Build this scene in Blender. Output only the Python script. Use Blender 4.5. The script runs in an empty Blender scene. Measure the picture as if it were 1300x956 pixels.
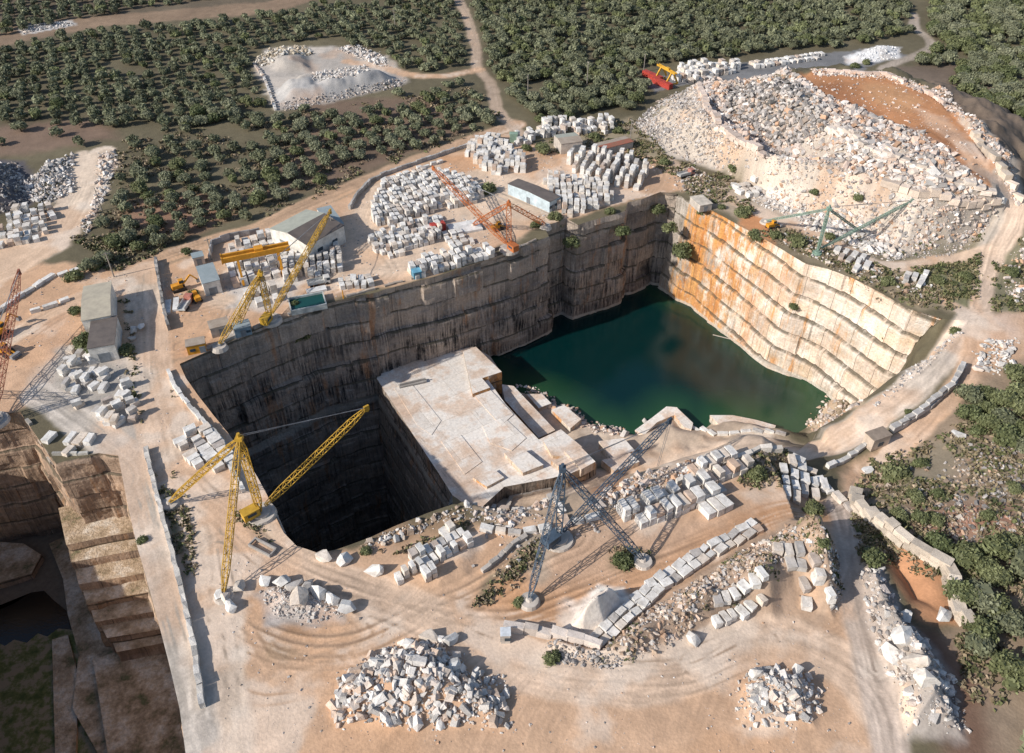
import bpy, bmesh, math, random
import numpy as np
from mathutils import Vector, Matrix
random.seed(7); rng = np.random.default_rng(11)
S = bpy.context.scene
COL = S.collection
# ------------------------------------------------------------------ camera, sky, sun, exposure
H = 140.0; FPX = 1020.0; PITCH = math.radians(38); SP, CP = math.sin(PITCH), math.cos(PITCH)
cd = bpy.data.cameras.new('camera'); cam = bpy.data.objects.new('camera', cd); COL.objects.link(cam)
cam.location = (0, 0, H); cam.rotation_euler = (math.radians(90) - PITCH, 0, 0)
cd.sensor_width = 36; cd.lens = 36 * FPX / 1300; cd.shift_y = -45 / 1300
cd.clip_start = 1; cd.clip_end = 12000
S.camera = cam
SUN_EL = math.radians(31); SUN_DIR = math.atan2(0.45, 0.89)      # light travels towards this azimuth
w = bpy.data.worlds.new('World'); S.world = w; w.use_nodes = True
wn = w.node_tree.nodes; sky = wn.new('ShaderNodeTexSky'); sky.sky_type = 'NISHITA'; sky.sun_disc = False
sky.sun_elevation = SUN_EL
sx, sy = -math.cos(SUN_DIR), -math.sin(SUN_DIR)                  # towards the sun
sky.sun_rotation = math.atan2(sx, sy)
sky.air_density = 1.0; sky.dust_density = 1.0
w.node_tree.links.new(sky.outputs[0], wn['Background'].inputs[0]); wn['Background'].inputs[1].default_value = 0.115
sl = bpy.data.lights.new('sun', 'SUN'); sl.energy = 4.7; sl.angle = math.radians(0.55); sl.color = (1, 0.93, 0.84)
so = bpy.data.objects.new('sun', sl); COL.objects.link(so)
ld = Vector((math.cos(SUN_DIR) * math.cos(SUN_EL), math.sin(SUN_DIR) * math.cos(SUN_EL), -math.sin(SUN_EL)))
so.rotation_euler = ld.to_track_quat('-Z', 'Y').to_euler(); so.location = (-100, 0, 200)
S.view_settings.view_transform = 'Standard'; S.view_settings.look = 'None'
S.view_settings.exposure = 0.18; S.view_settings.gamma = 1

# ------------------------------------------------------------------ maths helpers
def P(px, py, z=0.0):
    """point of the picture at height z, in metres"""
    u = (px - 650) / FPX; v = (py - 433) / FPX
    t = (H - z) / (SP + v * CP)
    return (u * t, (CP - v * SP) * t, z)
def PW(pts, z=0.0):
    return [P(*p) if len(p) == 3 else P(p[0], p[1], z) for p in pts]
def proj(X, Y, Z):
    dz = H - Z
    d = Y * CP + dz * SP
    v = (dz * CP - Y * SP) / d
    return 650 + FPX * X / d, 433 + FPX * v, d
_tab = rng.random((256, 256))
def vnoise(x, y):
    xi = np.floor(x).astype(int); yi = np.floor(y).astype(int); fx = x - xi; fy = y - yi
    fx = fx * fx * (3 - 2 * fx); fy = fy * fy * (3 - 2 * fy)
    a = _tab[xi & 255, yi & 255]; b = _tab[(xi + 1) & 255, yi & 255]
    c = _tab[xi & 255, (yi + 1) & 255]; d = _tab[(xi + 1) & 255, (yi + 1) & 255]
    return (a * (1 - fx) + b * fx) * (1 - fy) + (c * (1 - fx) + d * fx) * fy
def fbm(x, y, s, o=4):
    r = 0; a = 0.5; x = np.asarray(x) / s; y = np.asarray(y) / s; t = 0
    for k in range(o):
        r = r + a * vnoise(x + 17.3 * k, y + 9.1 * k); t += a; a *= 0.5; x = x * 2.03; y = y * 2.03
    return r / t
def sstep(a, b, x):
    t = np.clip((x - a) / (b - a), 0, 1); return t * t * (3 - 2 * t)
def inpoly(X, Y, poly):
    r = np.zeros(np.shape(X), bool); n = len(poly); j = n - 1
    for i in range(n):
        xi, yi = poly[i][0], poly[i][1]; xj, yj = poly[j][0], poly[j][1]
        if yi != yj:
            c = ((yi > Y) != (yj > Y)) & (X < (xj - xi) * (Y - yi) / (yj - yi) + xi)
            r ^= c
        j = i
    return r
def dline(X, Y, pl, closed=False, full=False):
    """distance to a polyline; z of the nearest point; signed side; nearest point"""
    best = np.full(np.shape(X), 1e9); zz = np.zeros(np.shape(X)); sd = np.zeros(np.shape(X))
    if full: nx = np.zeros(np.shape(X)); ny = np.zeros(np.shape(X))
    n = len(pl)
    for i in range(n if closed else n - 1):
        a = pl[i]; b = pl[(i + 1) % n]
        dx, dy = b[0] - a[0], b[1] - a[1]; L2 = dx * dx + dy * dy + 1e-9
        t = np.clip(((X - a[0]) * dx + (Y - a[1]) * dy) / L2, 0, 1)
        qx = a[0] + t * dx; qy = a[1] + t * dy
        d = np.hypot(X - qx, Y - qy); m = d < best
        best = np.where(m, d, best)
        za = a[2] if len(a) > 2 else 0; zb = b[2] if len(b) > 2 else 0
        zz = np.where(m, za + t * (zb - za), zz)
        sd = np.where(m, ((X - a[0]) * dy - (Y - a[1]) * dx) / math.sqrt(L2), sd)
        if full: nx = np.where(m, qx, nx); ny = np.where(m, qy, ny)
    if full: return best, zz, sd, nx, ny
    return best, zz, sd
def idw(X, Y, lines, p=3.0):
    W = 0; Z = 0
    for l in lines:
        d, z, _ = dline(X, Y, l); wt = 1 / (d + 0.02) ** p
        W = W + wt; Z = Z + wt * z
    return Z / W

# ------------------------------------------------------------------ layout of the land
# main pit: clockwise rim (world XY). cliffs along the back, shared soft edge along the near side
SHARED = PW([(590, 640, 0), (640, 662, 0), (700, 656, 0), (790, 638, 0), (870, 608, 0), (940, 583, 0), (968, 566, 0),
             (1000, 585, -3), (1035, 610, -6), (1075, 590, -8), (1130, 552, -6), (1225, 468, -2), (1238, 408, 0)])
RIGHT_TOP = PW([(861, 247), (885, 261), (905, 268), (940, 287), (985, 312), (1020, 333), (1048, 340), (1080, 352), (1115, 370), (1155, 392), (1200, 405)])
BACK_TOP = [(61, 267.5, 0), (55, 269, 0), (47, 263, 0), (42, 261, 0), (40.5, 255, 0), (38, 253.2, 0), (25, 246, 0), (23, 244.5, 0),
            (19, 249, 0), (11, 243.5, 0)] + PW([(697, 300), (650, 319), (600, 336), (556, 350), (545, 353), (520, 359), (486, 368), (480, 371), (430, 382),
            (388, 394), (378, 399), (345, 411), (300, 430), (262, 447), (228, 462)])
LEFT_TOP = PW([(228, 462), (236, 480), (250, 500), (270, 526), (290, 550), (308, 575), (327, 606), (342, 634), (350, 656), (360, 676), (376, 693), (405, 703)])
NEAR_TOP = PW([(405, 703), (430, 697), (470, 682), (500, 668), (540, 652), (575, 640), (590, 640)])
RIM = SHARED + RIGHT_TOP[::-1] + BACK_TOP + LEFT_TOP[1:] + NEAR_TOP[1:-1]
RIM = [tuple(p) for p in RIM]
SLAB_L = PW([(486, 468), (478, 480), (500, 514), (530, 560), (555, 598), (574, 628)], -31)
DEEP = [tuple(p) for p in PW([(575, 640)])] + PW([(540, 652), (500, 668), (470, 682), (430, 697), (405, 703)]) + LEFT_TOP[::-1][1:] \
       + BACK_TOP[::-1][1:13] + SLAB_L
WATER_Z = -40.0
SHORE = PW([(615, 470), (640, 489), (668, 492), (690, 497), (712, 510), (735, 520), (746, 531), (775, 538), (805, 547), (826, 532), (846, 518), (860, 518),
            (876, 537), (889, 541), (902, 527), (930, 528), (958, 532), (972, 541), (990, 537), (1006, 544), (1014, 540), (1024, 532), (1036, 528),
            (1040, 514), (1050, 500), (1064, 500), (1078, 492)], -40.3)
LAKE = SHORE
IN_LINES = [SHARED, [(-17, 128, -29), (-8, 126.5, -27)], PW([(1200, 405, 0), (1238, 408, 0)]),
    PW([(1232, 408, 0), (1195, 455, -2), (1150, 497, -4), (1095, 538, -7), (1052, 567, -11), (1010, 574, -17), (975, 560, -25), (940, 561, -31),
        (900, 572, -34), (860, 584, -35), (760, 606, -36), (690, 620, -36), (640, 630, -36)]),
    PW([(640, 503, -38.4), (700, 532, -38.2), (740, 548, -38), (780, 562, -37.5), (840, 555, -36.5), (890, 562, -35)]),
    PW([(905, 548, -36), (935, 545, -36), (985, 552, -31)]), SHORE,
    PW([(700, 455), (800, 440), (900, 440), (960, 480), (1000, 510)], -52),
    PW([(1212, 412, -2), (1165, 462, -9), (1132, 492, -22)]), PW([(1110, 508, -34), (1080, 518, -37.5), (1050, 528, -38)]),
    PW([(880, 400, -46), (1000, 460, -46), (1060, 488, -43)])]
# second pit at the left edge
RIM2 = PW([(-330, 560), (-120, 545), (0, 526), (25, 522), (48, 556), (71, 588), (100, 581), (125, 575), (150, 578), (156, 610), (163, 645), (173, 690), (186, 735),
           (201, 790), (214, 840), (228, 900), (240, 990), (240, 1080), (-330, 1080)])
M1_TOP = PW([(1005, 97), (1060, 91), (1130, 97), (1185, 123), (1222, 158), (1262, 213), (1248, 222), (1180, 203), (1100, 182), (1055, 150), (1005, 122)], 20)
M1_FOOT = PW([(800, 160), (835, 192), (880, 208), (930, 224), (1000, 262), (1060, 288), (1150, 322), (1215, 322), (1262, 300), (1310, 292)]) + \
          [(268, 250, 0), (262, 300, 0), (238, 345, 0), (195, 378, 0), (140, 383, 0), (100, 372, 0)] + PW([(880, 108), (840, 128)])
M1_MID = PW([(884, 108, 12), (902, 150, 12), (960, 188, 14), (1040, 208, 16), (1120, 222, 17), (1200, 240, 16), (1262, 252, 13), (1268, 262, 9)])
STROKES = [(PW([(1235, 214, 19.5), (1268, 232, 16), (1290, 258, 11), (1286, 288, 6), (1262, 325, 2), (1252, 355, 0)]), 5, 7)]
# heaps: (outline, height, slope width)
HEAPS = [
    (PW([(330, 752), (345, 742), (400, 745), (445, 768), (440, 785), (385, 795), (345, 785)]), 3.2, 7),
    (PW([(425, 862), (470, 832), (520, 810), (560, 815), (600, 850), (640, 862), (650, 930), (420, 930)]), 3.4, 7),
    (PW([(718, 800), (730, 775), (760, 748), (788, 750), (794, 768), (772, 800), (740, 808)]), 8.5, 5.5),
    (PW([(690, 800), (760, 818), (810, 780), (880, 735), (950, 690), (1000, 655), (1050, 665), (1068, 700), (1072, 760), (1060, 790), (1020, 770), (985, 790),
         (940, 790), (880, 815), (800, 848), (730, 845), (695, 828)]), 6.0, 7),
    (PW([(985, 672), (1045, 668), (1068, 705), (1070, 770), (1040, 780), (1010, 740), (985, 700)]), 4.5, 8),
    (PW([(1088, 720), (1120, 722), (1140, 770), (1165, 800), (1200, 850), (1230, 940), (1140, 940), (1125, 860), (1098, 800)]), 6.0, 7),
    (PW([(935, 862), (960, 845), (1020, 850), (1050, 880), (1040, 930), (930, 930)]), 3.0, 6),
    (PW([(330, 80), (370, 60), (395, 72), (400, 92), (350, 92)]), 3.0, 8),
    (PW([(345, 115), (380, 100), (480, 92), (512, 100), (500, 112), (400, 132), (352, 135)]), 5.0, 10),
    (PW([(20, 235), (60, 205), (95, 200), (95, 235), (50, 258)]), 2.0, 8),
    (PW([(1075, 72), (1120, 58), (1145, 62), (1135, 76), (1080, 82)]), 2.5, 8),
    (PW([(500, 745), (480, 728), (560, 672), (598, 668), (612, 700), (600, 735), (560, 752)]), 0.8, 4),
    (PW([(-60, 215), (20, 205), (48, 238), (35, 262), (-60, 300)]), 7, 14),
    (PW([(1190, 640), (1300, 600), (1400, 700), (1300, 720), (1220, 700)]), 2.5, 14),
    (PW([(1120, 575), (1200, 560), (1210, 640), (1150, 680), (1105, 640)]), 2.0, 12),
    (PW([(1140, 335), (1240, 330), (1225, 375), (1180, 370)]), 1.2, 10)]
DIPS = [(PW([(1085, 655), (1135, 665), (1190, 730), (1205, 785), (1150, 770), (1110, 705)]), -4.5, 9)]
def z_common(X, Y):
    return (fbm(X, Y, 14, 3) - 0.5) * 0.5 + (fbm(X, Y, 3.0, 2) - 0.5) * 0.12
def z_out(X, Y):
    Z = np.zeros(np.shape(X))
    d, z, _ = dline(X, Y, SHARED)
    k = 1 - sstep(2.0, 26.0, d); Z = Z + z * k
    f = inpoly(X, Y, M1_FOOT)
    if f.any():
        x = X[f]; y = Y[f]
        df = dline(x, y, M1_FOOT, True)[0]; t = inpoly(x, y, M1_TOP)
        dt = dline(x, y, M1_TOP, True)[0]; dm, zm, _ = dline(x, y, M1_MID)
        a = 1 / (df + .05) ** 2; b = 1 / (dt + .05) ** 2; c = 1 / (dm + .05) ** 2
        zz = (20 * b + zm * c) / (a + b + c)
        zz = np.where(t, 20, zz) + (fbm(x, y, 11, 4) - .5) * 9 * sstep(0, 8, df) * np.where(t, .12, 1)
        Z[f] = Z[f] + zz
    dh, _, _ = dline(X, Y, PW([(935, 140), (985, 160), (1030, 185)], 14)); Z = Z - 6 * np.exp(-(dh / 9.0) ** 2)
    for poly, h, wd in HEAPS + DIPS:
        f = inpoly(X, Y, poly)
        if f.any():
            x = X[f]; y = Y[f]; df = dline(x, y, poly, True)[0]
            Z[f] = Z[f] + h * sstep(0, wd, df) * (0.55 + 0.9 * fbm(x, y, 7, 3))
    for pl, cw, bw in STROKES:
        d, z, _ = dline(X, Y, pl); k = 1 - sstep(cw, cw + bw, d); Z = Z * (1 - k) + z * k
    far = sstep(700, 2600, np.hypot(X, Y)); Z = Z + far * 60 * (fbm(X, Y, 900, 3) - .35)
    return Z + z_common(X, Y)
def z_in(X, Y):
    Z = idw(X, Y, IN_LINES, 2.6)
    lk = LAKE + RIGHT_TOP[::-1] + [p for p in BACK_TOP[:12]]
    dl = np.where(inpoly(X, Y, lk), dline(X, Y, LAKE)[0], 0); Z = np.where(dl > 0, np.minimum(Z, -40.4 - np.minimum(dl * .6, 8)), Z)
    rough = sstep(0, 10, dline(X, Y, SHARED)[0]) * sstep(-40, -38.5, Z) * (1 - sstep(4, 8, 0 * X) ) 
    return Z + z_common(X, Y) * np.where(Z > -38, 1, .4) + rough * (fbm(X, Y, 5, 3) - .5) * 1.2
# raster for look-ups
RX0, RY0, RS = -420.0, 40.0, 1.0
gx, gy = np.meshgrid(np.arange(RX0, 421, RS), np.arange(RY0, 760, RS))
ZR = z_out(gx, gy); _i = inpoly(gx, gy, RIM); ZR[_i] = z_in(gx[_i], gy[_i])
_d = inpoly(gx, gy, DEEP); ZR[_d] = -105
_2 = inpoly(gx, gy, RIM2); ZR[_2] = -48
PIT_MASK = _i | _2
def zat(X, Y):
    X = np.asarray(X, float); Y = np.asarray(Y, float)
    x = np.clip((X - RX0) / RS, 0, ZR.shape[1] - 2.001); y = np.clip((Y - RY0) / RS, 0, ZR.shape[0] - 2.001)
    i = x.astype(int); j = y.astype(int); fx = x - i; fy = y - j
    return (ZR[j, i] * (1 - fx) + ZR[j, i + 1] * fx) * (1 - fy) + (ZR[j + 1, i] * (1 - fx) + ZR[j + 1, i + 1] * fx) * fy
def G(px, py):
    """where the line of sight through a picture point meets the land"""
    u = (px - 650) / FPX; v = (py - 433) / FPX; dn = SP + v * CP; fw = CP - v * SP
    t = np.arange((H - 26) / dn, (H + 52) / dn, 0.4)
    zr = H - dn * t; zz = zat(u * t, fw * t); k = np.argmax(zr < zz + 0.01)
    if not (zr < zz + 0.01).any(): k = len(t) - 1
    return (u * t[k], fw * t[k], float(zz[k]))
def GP(pts): return [G(*p) for p in pts]
def smooth(pl, n=6):
    q = [pl[0]] + list(pl) + [pl[-1]]; out = []
    for i in range(1, len(q) - 2):
        a, b, c, d = (np.array(q[k][:3], float) for k in (i - 1, i, i + 1, i + 2))
        for k in range(n):
            t = k / n; out.append(tuple(.5 * (2 * b + (c - a) * t + (2 * a - 5 * b + 4 * c - d) * t * t + (3 * b - a - 3 * c + d) * t ** 3)))
    return out + [tuple(pl[-1])]

# ------------------------------------------------------------------ materials
MATS = {}
def nodes(name, rough=0.9, spec=0.3):
    m = bpy.data.materials.new(name); m.use_nodes = True; nt = m.node_tree
    b = nt.nodes['Principled BSDF']; b.inputs['Roughness'].default_value = rough
    b.inputs['Specular IOR Level'].default_value = spec
    return m, nt, b
class N:
    def __init__(s, nt): s.nt = nt
    def n(s, t, **k):
        o = s.nt.nodes.new('ShaderNode' + t)
        for a, v in k.items(): setattr(o, a, v)
        return o
    def l(s, a, b): s.nt.links.new(a, b)
    def noise(s, vec, scale, detail=4, rough=0.55):
        o = s.n('TexNoise'); o.inputs['Scale'].default_value = scale; o.inputs['Detail'].default_value = detail
        o.inputs['Roughness'].default_value = rough
        if vec is not None: s.l(vec, o.inputs['Vector'])
        return o.outputs['Fac']
    def ramp(s, fac, stops):
        o = s.n('ValToRGB'); e = o.color_ramp.elements
        while len(e) < len(stops): e.new(0.5)
        for k, (p, c) in enumerate(stops):
            e[k].position = p; e[k].color = (*c, 1) if len(c) == 3 else c
        s.l(fac, o.inputs['Fac']); return o.outputs['Color']
    def mix(s, fac, a, b, mode='MIX'):
        o = s.n('Mix', data_type='RGBA', blend_type=mode)
        for i, x in ((0, fac), (6, a), (7, b)):
            if isinstance(x, (int, float)): o.inputs[i].default_value = x
            elif isinstance(x, tuple): o.inputs[i].default_value = (*x, 1)
            else: s.l(x, o.inputs[i])
        return o.outputs[2]
    def math(s, op, a, b=0.0):
        o = s.n('Math', operation=op)
        for i, x in ((0, a), (1, b)):
            if isinstance(x, (int, float)): o.inputs[i].default_value = x
            else: s.l(x, o.inputs[i])
        return o.outputs[0]
    def mapr(s, vec, sc):
        o = s.n('Mapping'); o.inputs['Scale'].default_value = sc; s.l(vec, o.inputs['Vector']); return o.outputs[0]
    def bump(s, h, bsdf, st=0.5, dist=0.3):
        o = s.n('Bump'); o.inputs['Strength'].default_value = st; o.inputs['Distance'].default_value = dist
        s.l(h, o.inputs['Height']); s.l(o.outputs[0], bsdf.inputs['Normal'])
def attr_mat(name, rough=0.9, ns=1.0, amt=0.35, bumpst=0.4, attr='tint', fine=4.0):
    m, nt, b = nodes(name, rough); q = N(nt)
    a = q.n('Attribute', attribute_name=attr); g = q.n('NewGeometry').outputs['Position']
    f1 = q.noise(g, ns, 5, .6); f2 = q.noise(g, fine, 3, .6)
    c = q.mix(1.0, a.outputs['Color'], q.ramp(f1, [(0.25, (1 - amt,) * 3), (0.75, (1 + amt * .6,) * 3)]), 'MULTIPLY')
    c = q.mix(1.0, c, q.ramp(f2, [(0.3, (1 - amt * .7,) * 3), (0.7, (1 + amt * .4,) * 3)]), 'MULTIPLY')
    q.l(c, b.inputs['Base Color']); q.bump(f2, b, bumpst, .25)
    return m
M_GROUND = attr_mat('earth', 0.95, 0.22, 0.17, 0.35, fine=1.7)
M_ROCK = attr_mat('rubble_stone', 0.8, 0.8, 0.25, 0.5)
def leaf_mat(name, c0, c1):
    m, nt, b = nodes(name, 0.6, 0.25); q = N(nt)
    oi = q.n('ObjectInfo'); a = q.n('Attribute', attribute_name='tint')
    c = q.mix(oi.outputs['Random'], c0, c1)
    c = q.mix(1.0, c, a.outputs['Color'], 'MULTIPLY'); q.l(c, b.inputs['Base Color'])
    tr = q.n('BsdfTranslucent'); q.l(c, tr.inputs['Color']); mx = q.n('MixShader'); mx.inputs[0].default_value = 0.18
    q.l(b.outputs[0], mx.inputs[1]); q.l(tr.outputs[0], mx.inputs[2]); q.l(mx.outputs[0], nt.nodes['Material Output'].inputs[0])
    return m
M_OLIVE = leaf_mat('olive_leaves', (.175, .19, .112), (.265, .275, .18))
M_GREEN = leaf_mat('green_leaves', (.13, .155, .07), (.20, .215, .105))
M_BARK, _nt, _b = nodes('bark'); _b.inputs['Base Color'].default_value = (.09, .07, .05, 1)
def flat(name, c, rough=.6, metal=0.0, amt=.25, sc=.8):
    if name in MATS: return MATS[name]
    m, nt, b = nodes(name, rough); q = N(nt); g = q.n('TexCoord').outputs['Object']
    f = q.noise(g, sc, 5, .65); k = q.ramp(f, [(.3, tuple(x * (1 - amt) for x in c)), (.7, tuple(min(1, x * (1 + amt * .5)) for x in c))])
    q.l(k, b.inputs['Base Color']); b.inputs['Metallic'].default_value = metal; MATS[name] = m; return m
def corrugated(name, c, c2):
    if name in MATS: return MATS[name]
    m, nt, b = nodes(name, .6); q = N(nt); g = q.n('TexCoord').outputs['Object']
    f = q.noise(g, .35, 5, .7); k = q.ramp(f, [(.35, c2), (.6, c)]); wv = q.n('TexWave'); wv.inputs['Scale'].default_value = 1.2; q.l(g, wv.inputs['Vector'])
    wv.inputs['Distortion'].default_value = .3
    k = q.mix(.25, k, q.ramp(wv.outputs['Fac'], [(0, tuple(x * .6 for x in c)), (1, c)]))
    q.l(k, b.inputs['Base Color']); MATS[name] = m; return m
def wall_mat(name, cA, cB, cC, stain, dark, stain_lo=.55, streak=0.6, bw=9.0, bh=6.0, joint=.75, zone=None):
    m, nt, b = nodes(name, .85); q = N(nt); uv = q.n('UVMap').outputs['UV']; g = q.n('NewGeometry').outputs['Position']
    big = q.noise(q.mapr(uv, (.05, .08, 1)), 1.0, 5, .6); fn0 = q.noise(uv, .35, 4, .6)
    base = q.ramp(big, [(.32, cA), (.5, cB), (.68, cC)])
    br = q.n('TexBrick'); q.l(uv, br.inputs['Vector']); br.inputs['Scale'].default_value = 1; br.inputs['Brick Width'].default_value = bw
    br.inputs['Row Height'].default_value = bh; br.inputs['Mortar Size'].default_value = .07; br.inputs['Mortar Smooth'].default_value = .4
    br.inputs['Color1'].default_value = (.72, .72, .72, 1); br.inputs['Color2'].default_value = (1.12, 1.1, 1.08, 1); br.inputs['Mortar'].default_value = (1, 1, 1, 1)
    br.offset = .37; br.squash = 1.4; br.squash_frequency = 3
    base = q.mix(.8, base, br.outputs['Color'], 'MULTIPLY')
    st = q.noise(q.mapr(uv, (.09, .02, 1)), 1.0, 4, .7)
    st2 = q.noise(q.mapr(uv, (.5, .05, 1)), 1.0, 4, .7)
    sm = q.ramp(q.math('MULTIPLY', st, q.math('ADD', st2, .5)), [(stain_lo, (0, 0, 0)), (stain_lo + .1, (1, 1, 1))])
    base = q.mix(q.math('MULTIPLY', sm, .85), base, stain)
    sx_ = q.n('SeparateXYZ'); q.l(uv, sx_.inputs[0])
    if zone:
        gz = q.ramp(q.math('ADD', q.math('SUBTRACT', q.math('MULTIPLY', sx_.outputs[0], .01), .74), q.math('MULTIPLY', q.math('SUBTRACT', big, .5), .6)), [(zone[0], (1, 1, 1)), (zone[0] + .08, (0, 0, 0))])
        gn = q.ramp(q.noise(q.mapr(uv, (.35, .12, 1)), 1.0, 6, .7), [(.3, (.16, .14, .12)), (.5, (.32, .28, .24)), (.7, (.48, .43, .38))])
        base = q.mix(q.math('MULTIPLY', gz, .9), base, gn)
        og = q.ramp(q.math('ADD', q.math('SUBTRACT', q.math('MULTIPLY', sx_.outputs[0], .01), .74), q.math('MULTIPLY', q.math('SUBTRACT', st2, .5), .25)), [(zone[1], (0, 0, 0)), (zone[1] + .04, (1, 1, 1)), (zone[2], (1, 1, 1)), (min(1, zone[2] + .24), (.22, .22, .22))])
        on = q.ramp(q.noise(q.mapr(uv, (.14, .045, 3)), 1.0, 6, .75), [(.42, (0, 0, 0)), (.52, (1, 1, 1))])
        base = q.mix(q.math('MULTIPLY', q.math('MULTIPLY', og, on), .95), base, q.ramp(st2, [(.35, (.52, .19, .04)), (.6, (.64, .33, .11))]))
    v1 = q.noise(q.mapr(uv, (1.1, .06, 1)), 1.0, 5, .75)
    v2 = q.noise(q.mapr(uv, (.12, .12, 1)), 1.0, 4, .7)
    vm = q.math('MULTIPLY', q.ramp(v1, [(.44, (0, 0, 0)), (.56, (1, 1, 1))]), q.ramp(v2, [(.38, (.15,) * 3), (.58, (1, 1, 1))]))
    dp = q.ramp(q.math('MULTIPLY', sx_.outputs[1], .02), [(.12, (.25,) * 3), (.42, (1, 1, 1)), (.72, (1, 1, 1)), (.95, (.5,) * 3)])  # streaks build up with depth, then ease off to paint light into the shaft
    base = q.mix(q.math('MULTIPLY', q.math('MULTIPLY', vm, streak), dp), base, dark)
    w1 = q.noise(q.mapr(uv, (1.7, .10, 5)), 1.0, 4, .7)
    base = q.mix(q.math('MULTIPLY', q.ramp(w1, [(.58, (0, 0, 0)), (.68, (1, 1, 1))]), .45), base, tuple(min(.75, x * 1.7) for x in cB))
    base = q.mix(q.math('MULTIPLY', br.outputs['Fac'], joint), base, tuple(x * .6 for x in dark))
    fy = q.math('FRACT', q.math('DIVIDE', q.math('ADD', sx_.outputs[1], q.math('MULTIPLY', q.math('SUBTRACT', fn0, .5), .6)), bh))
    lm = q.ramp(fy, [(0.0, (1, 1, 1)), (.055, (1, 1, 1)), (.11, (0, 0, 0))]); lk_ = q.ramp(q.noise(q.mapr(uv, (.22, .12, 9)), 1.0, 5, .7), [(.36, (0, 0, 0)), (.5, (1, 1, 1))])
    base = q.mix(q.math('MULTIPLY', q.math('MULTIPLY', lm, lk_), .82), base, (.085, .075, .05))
    gz_ = q.n('SeparateXYZ'); q.l(g, gz_.inputs[0]); wl = q.n('MapRange'); q.l(gz_.outputs[2], wl.inputs[0])
    wl.inputs[1].default_value = -38.6; wl.inputs[2].default_value = -39.0
    if name in ('quarry_wall_stone', 'orange_stained_stone'):
        wl2 = q.n('MapRange'); q.l(gz_.outputs[2], wl2.inputs[0]); wl2.inputs[1].default_value = -42.5; wl2.inputs[2].default_value = -41.5
        base = q.mix(q.math('MULTIPLY', q.math('MULTIPLY', wl.outputs[0], wl2.outputs[0]), .75), base, (.50, .46, .40))
    fn = q.noise(g, 1.6, 5, .65); base = q.mix(1.0, base, q.ramp(fn, [(.3, (.75,) * 3), (.7, (1.15,) * 3)]), 'MULTIPLY')
    q.l(base, b.inputs['Base Color']); q.bump(q.math('SUBTRACT', fn, br.outputs['Fac']), b, .6, .5)
    return m
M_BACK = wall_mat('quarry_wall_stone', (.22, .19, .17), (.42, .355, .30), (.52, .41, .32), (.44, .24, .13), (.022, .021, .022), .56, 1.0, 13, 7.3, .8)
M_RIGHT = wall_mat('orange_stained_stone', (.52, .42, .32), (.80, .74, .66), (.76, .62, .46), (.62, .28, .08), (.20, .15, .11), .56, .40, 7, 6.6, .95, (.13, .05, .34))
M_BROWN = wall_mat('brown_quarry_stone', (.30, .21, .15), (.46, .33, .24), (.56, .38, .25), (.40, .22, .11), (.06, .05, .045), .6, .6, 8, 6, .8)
M_DEEP = wall_mat('deep_shaft_stone', (.22, .22, .22), (.36, .355, .35), (.45, .43, .41), (.2, .16, .13), (.02, .022, .025), .7, .9, 9, 8, .8)  # grey stone with dark streaks for the deep shaft walls
def slab_mat():
    m, nt, b = nodes('cut_marble_floor', .7); q = N(nt); g = q.n('NewGeometry').outputs['Position']
    mp = q.n('Mapping'); mp.inputs['Rotation'].default_value = (0, 0, math.radians(-33)); q.l(g, mp.inputs['Vector']); v = mp.outputs[0]
    a = q.ramp(q.noise(v, .09, 6, .62), [(.32, (.58, .42, .31)), (.44, (.68, .55, .45)), (.54, (.79, .75, .70)), (.64, (.76, .70, .63)), (.74, (.66, .48, .37))])
    br = q.n('TexBrick'); q.l(v, br.inputs['Vector']); br.inputs['Scale'].default_value = 1; br.inputs['Brick Width'].default_value = 19; br.inputs['Row Height'].default_value = 8.5
    br.inputs['Mortar Size'].default_value = .07; br.inputs['Color1'].default_value = (.82, .80, .79, 1); br.inputs['Color2'].default_value = (1.12, 1.12, 1.12, 1)
    br.inputs['Mortar'].default_value = (.5, .45, .4, 1); br.offset = .31
    a = q.mix(.55, a, br.outputs['Color'], 'MULTIPLY')
    a = q.mix(1.0, a, q.ramp(q.noise(v, 1.3, 5, .7), [(.3, (.78,) * 3), (.7, (1.12,) * 3)]), 'MULTIPLY')
    dk = q.ramp(q.noise(q.mapr(v, (.9, .12, 1)), .6, 5, .75), [(.60, (0, 0, 0)), (.72, (1, 1, 1))])
    a = q.mix(q.math('MULTIPLY', dk, .55), a, (.22, .17, .13)); q.l(a, b.inputs['Base Color']); q.bump(q.noise(v, 2.2, 4), b, .3, .2)
    return m
M_SLAB = slab_mat()
def block_mat(attr):
    m, nt, b = nodes('cut_marble_block' + ('_pile' if attr else ''), .75); q = N(nt); g = q.n('NewGeometry').outputs['Position']
    if attr: r = q.n('Attribute', attribute_name='tint').outputs['Fac']
    else: r = q.n('ObjectInfo').outputs['Random']
    c = q.ramp(r, [(0, (.58, .57, .55)), (.3, (.74, .72, .69)), (.6, (.66, .64, .61)), (.8, (.66, .57, .48)), (.93, (.42, .41, .40)), (1, (.55, .40, .30))])
    n1 = q.noise(g, .55, 5, .65); c = q.mix(1.0, c, q.ramp(n1, [(.3, (.68, .66, .64)), (.6, (1.08, 1.08, 1.08))]), 'MULTIPLY')
    n2 = q.noise(g, 2.5, 4, .7); c = q.mix(q.math('MULTIPLY', q.ramp(n2, [(.55, (0, 0, 0)), (.7, (1, 1, 1))]), .5), c, (.30, .25, .20))
    q.l(c, b.inputs['Base Color']); q.bump(n2, b, .5, .15); return m
M_BLOCK = block_mat(False); M_BLOCKS = block_mat(True)

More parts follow.
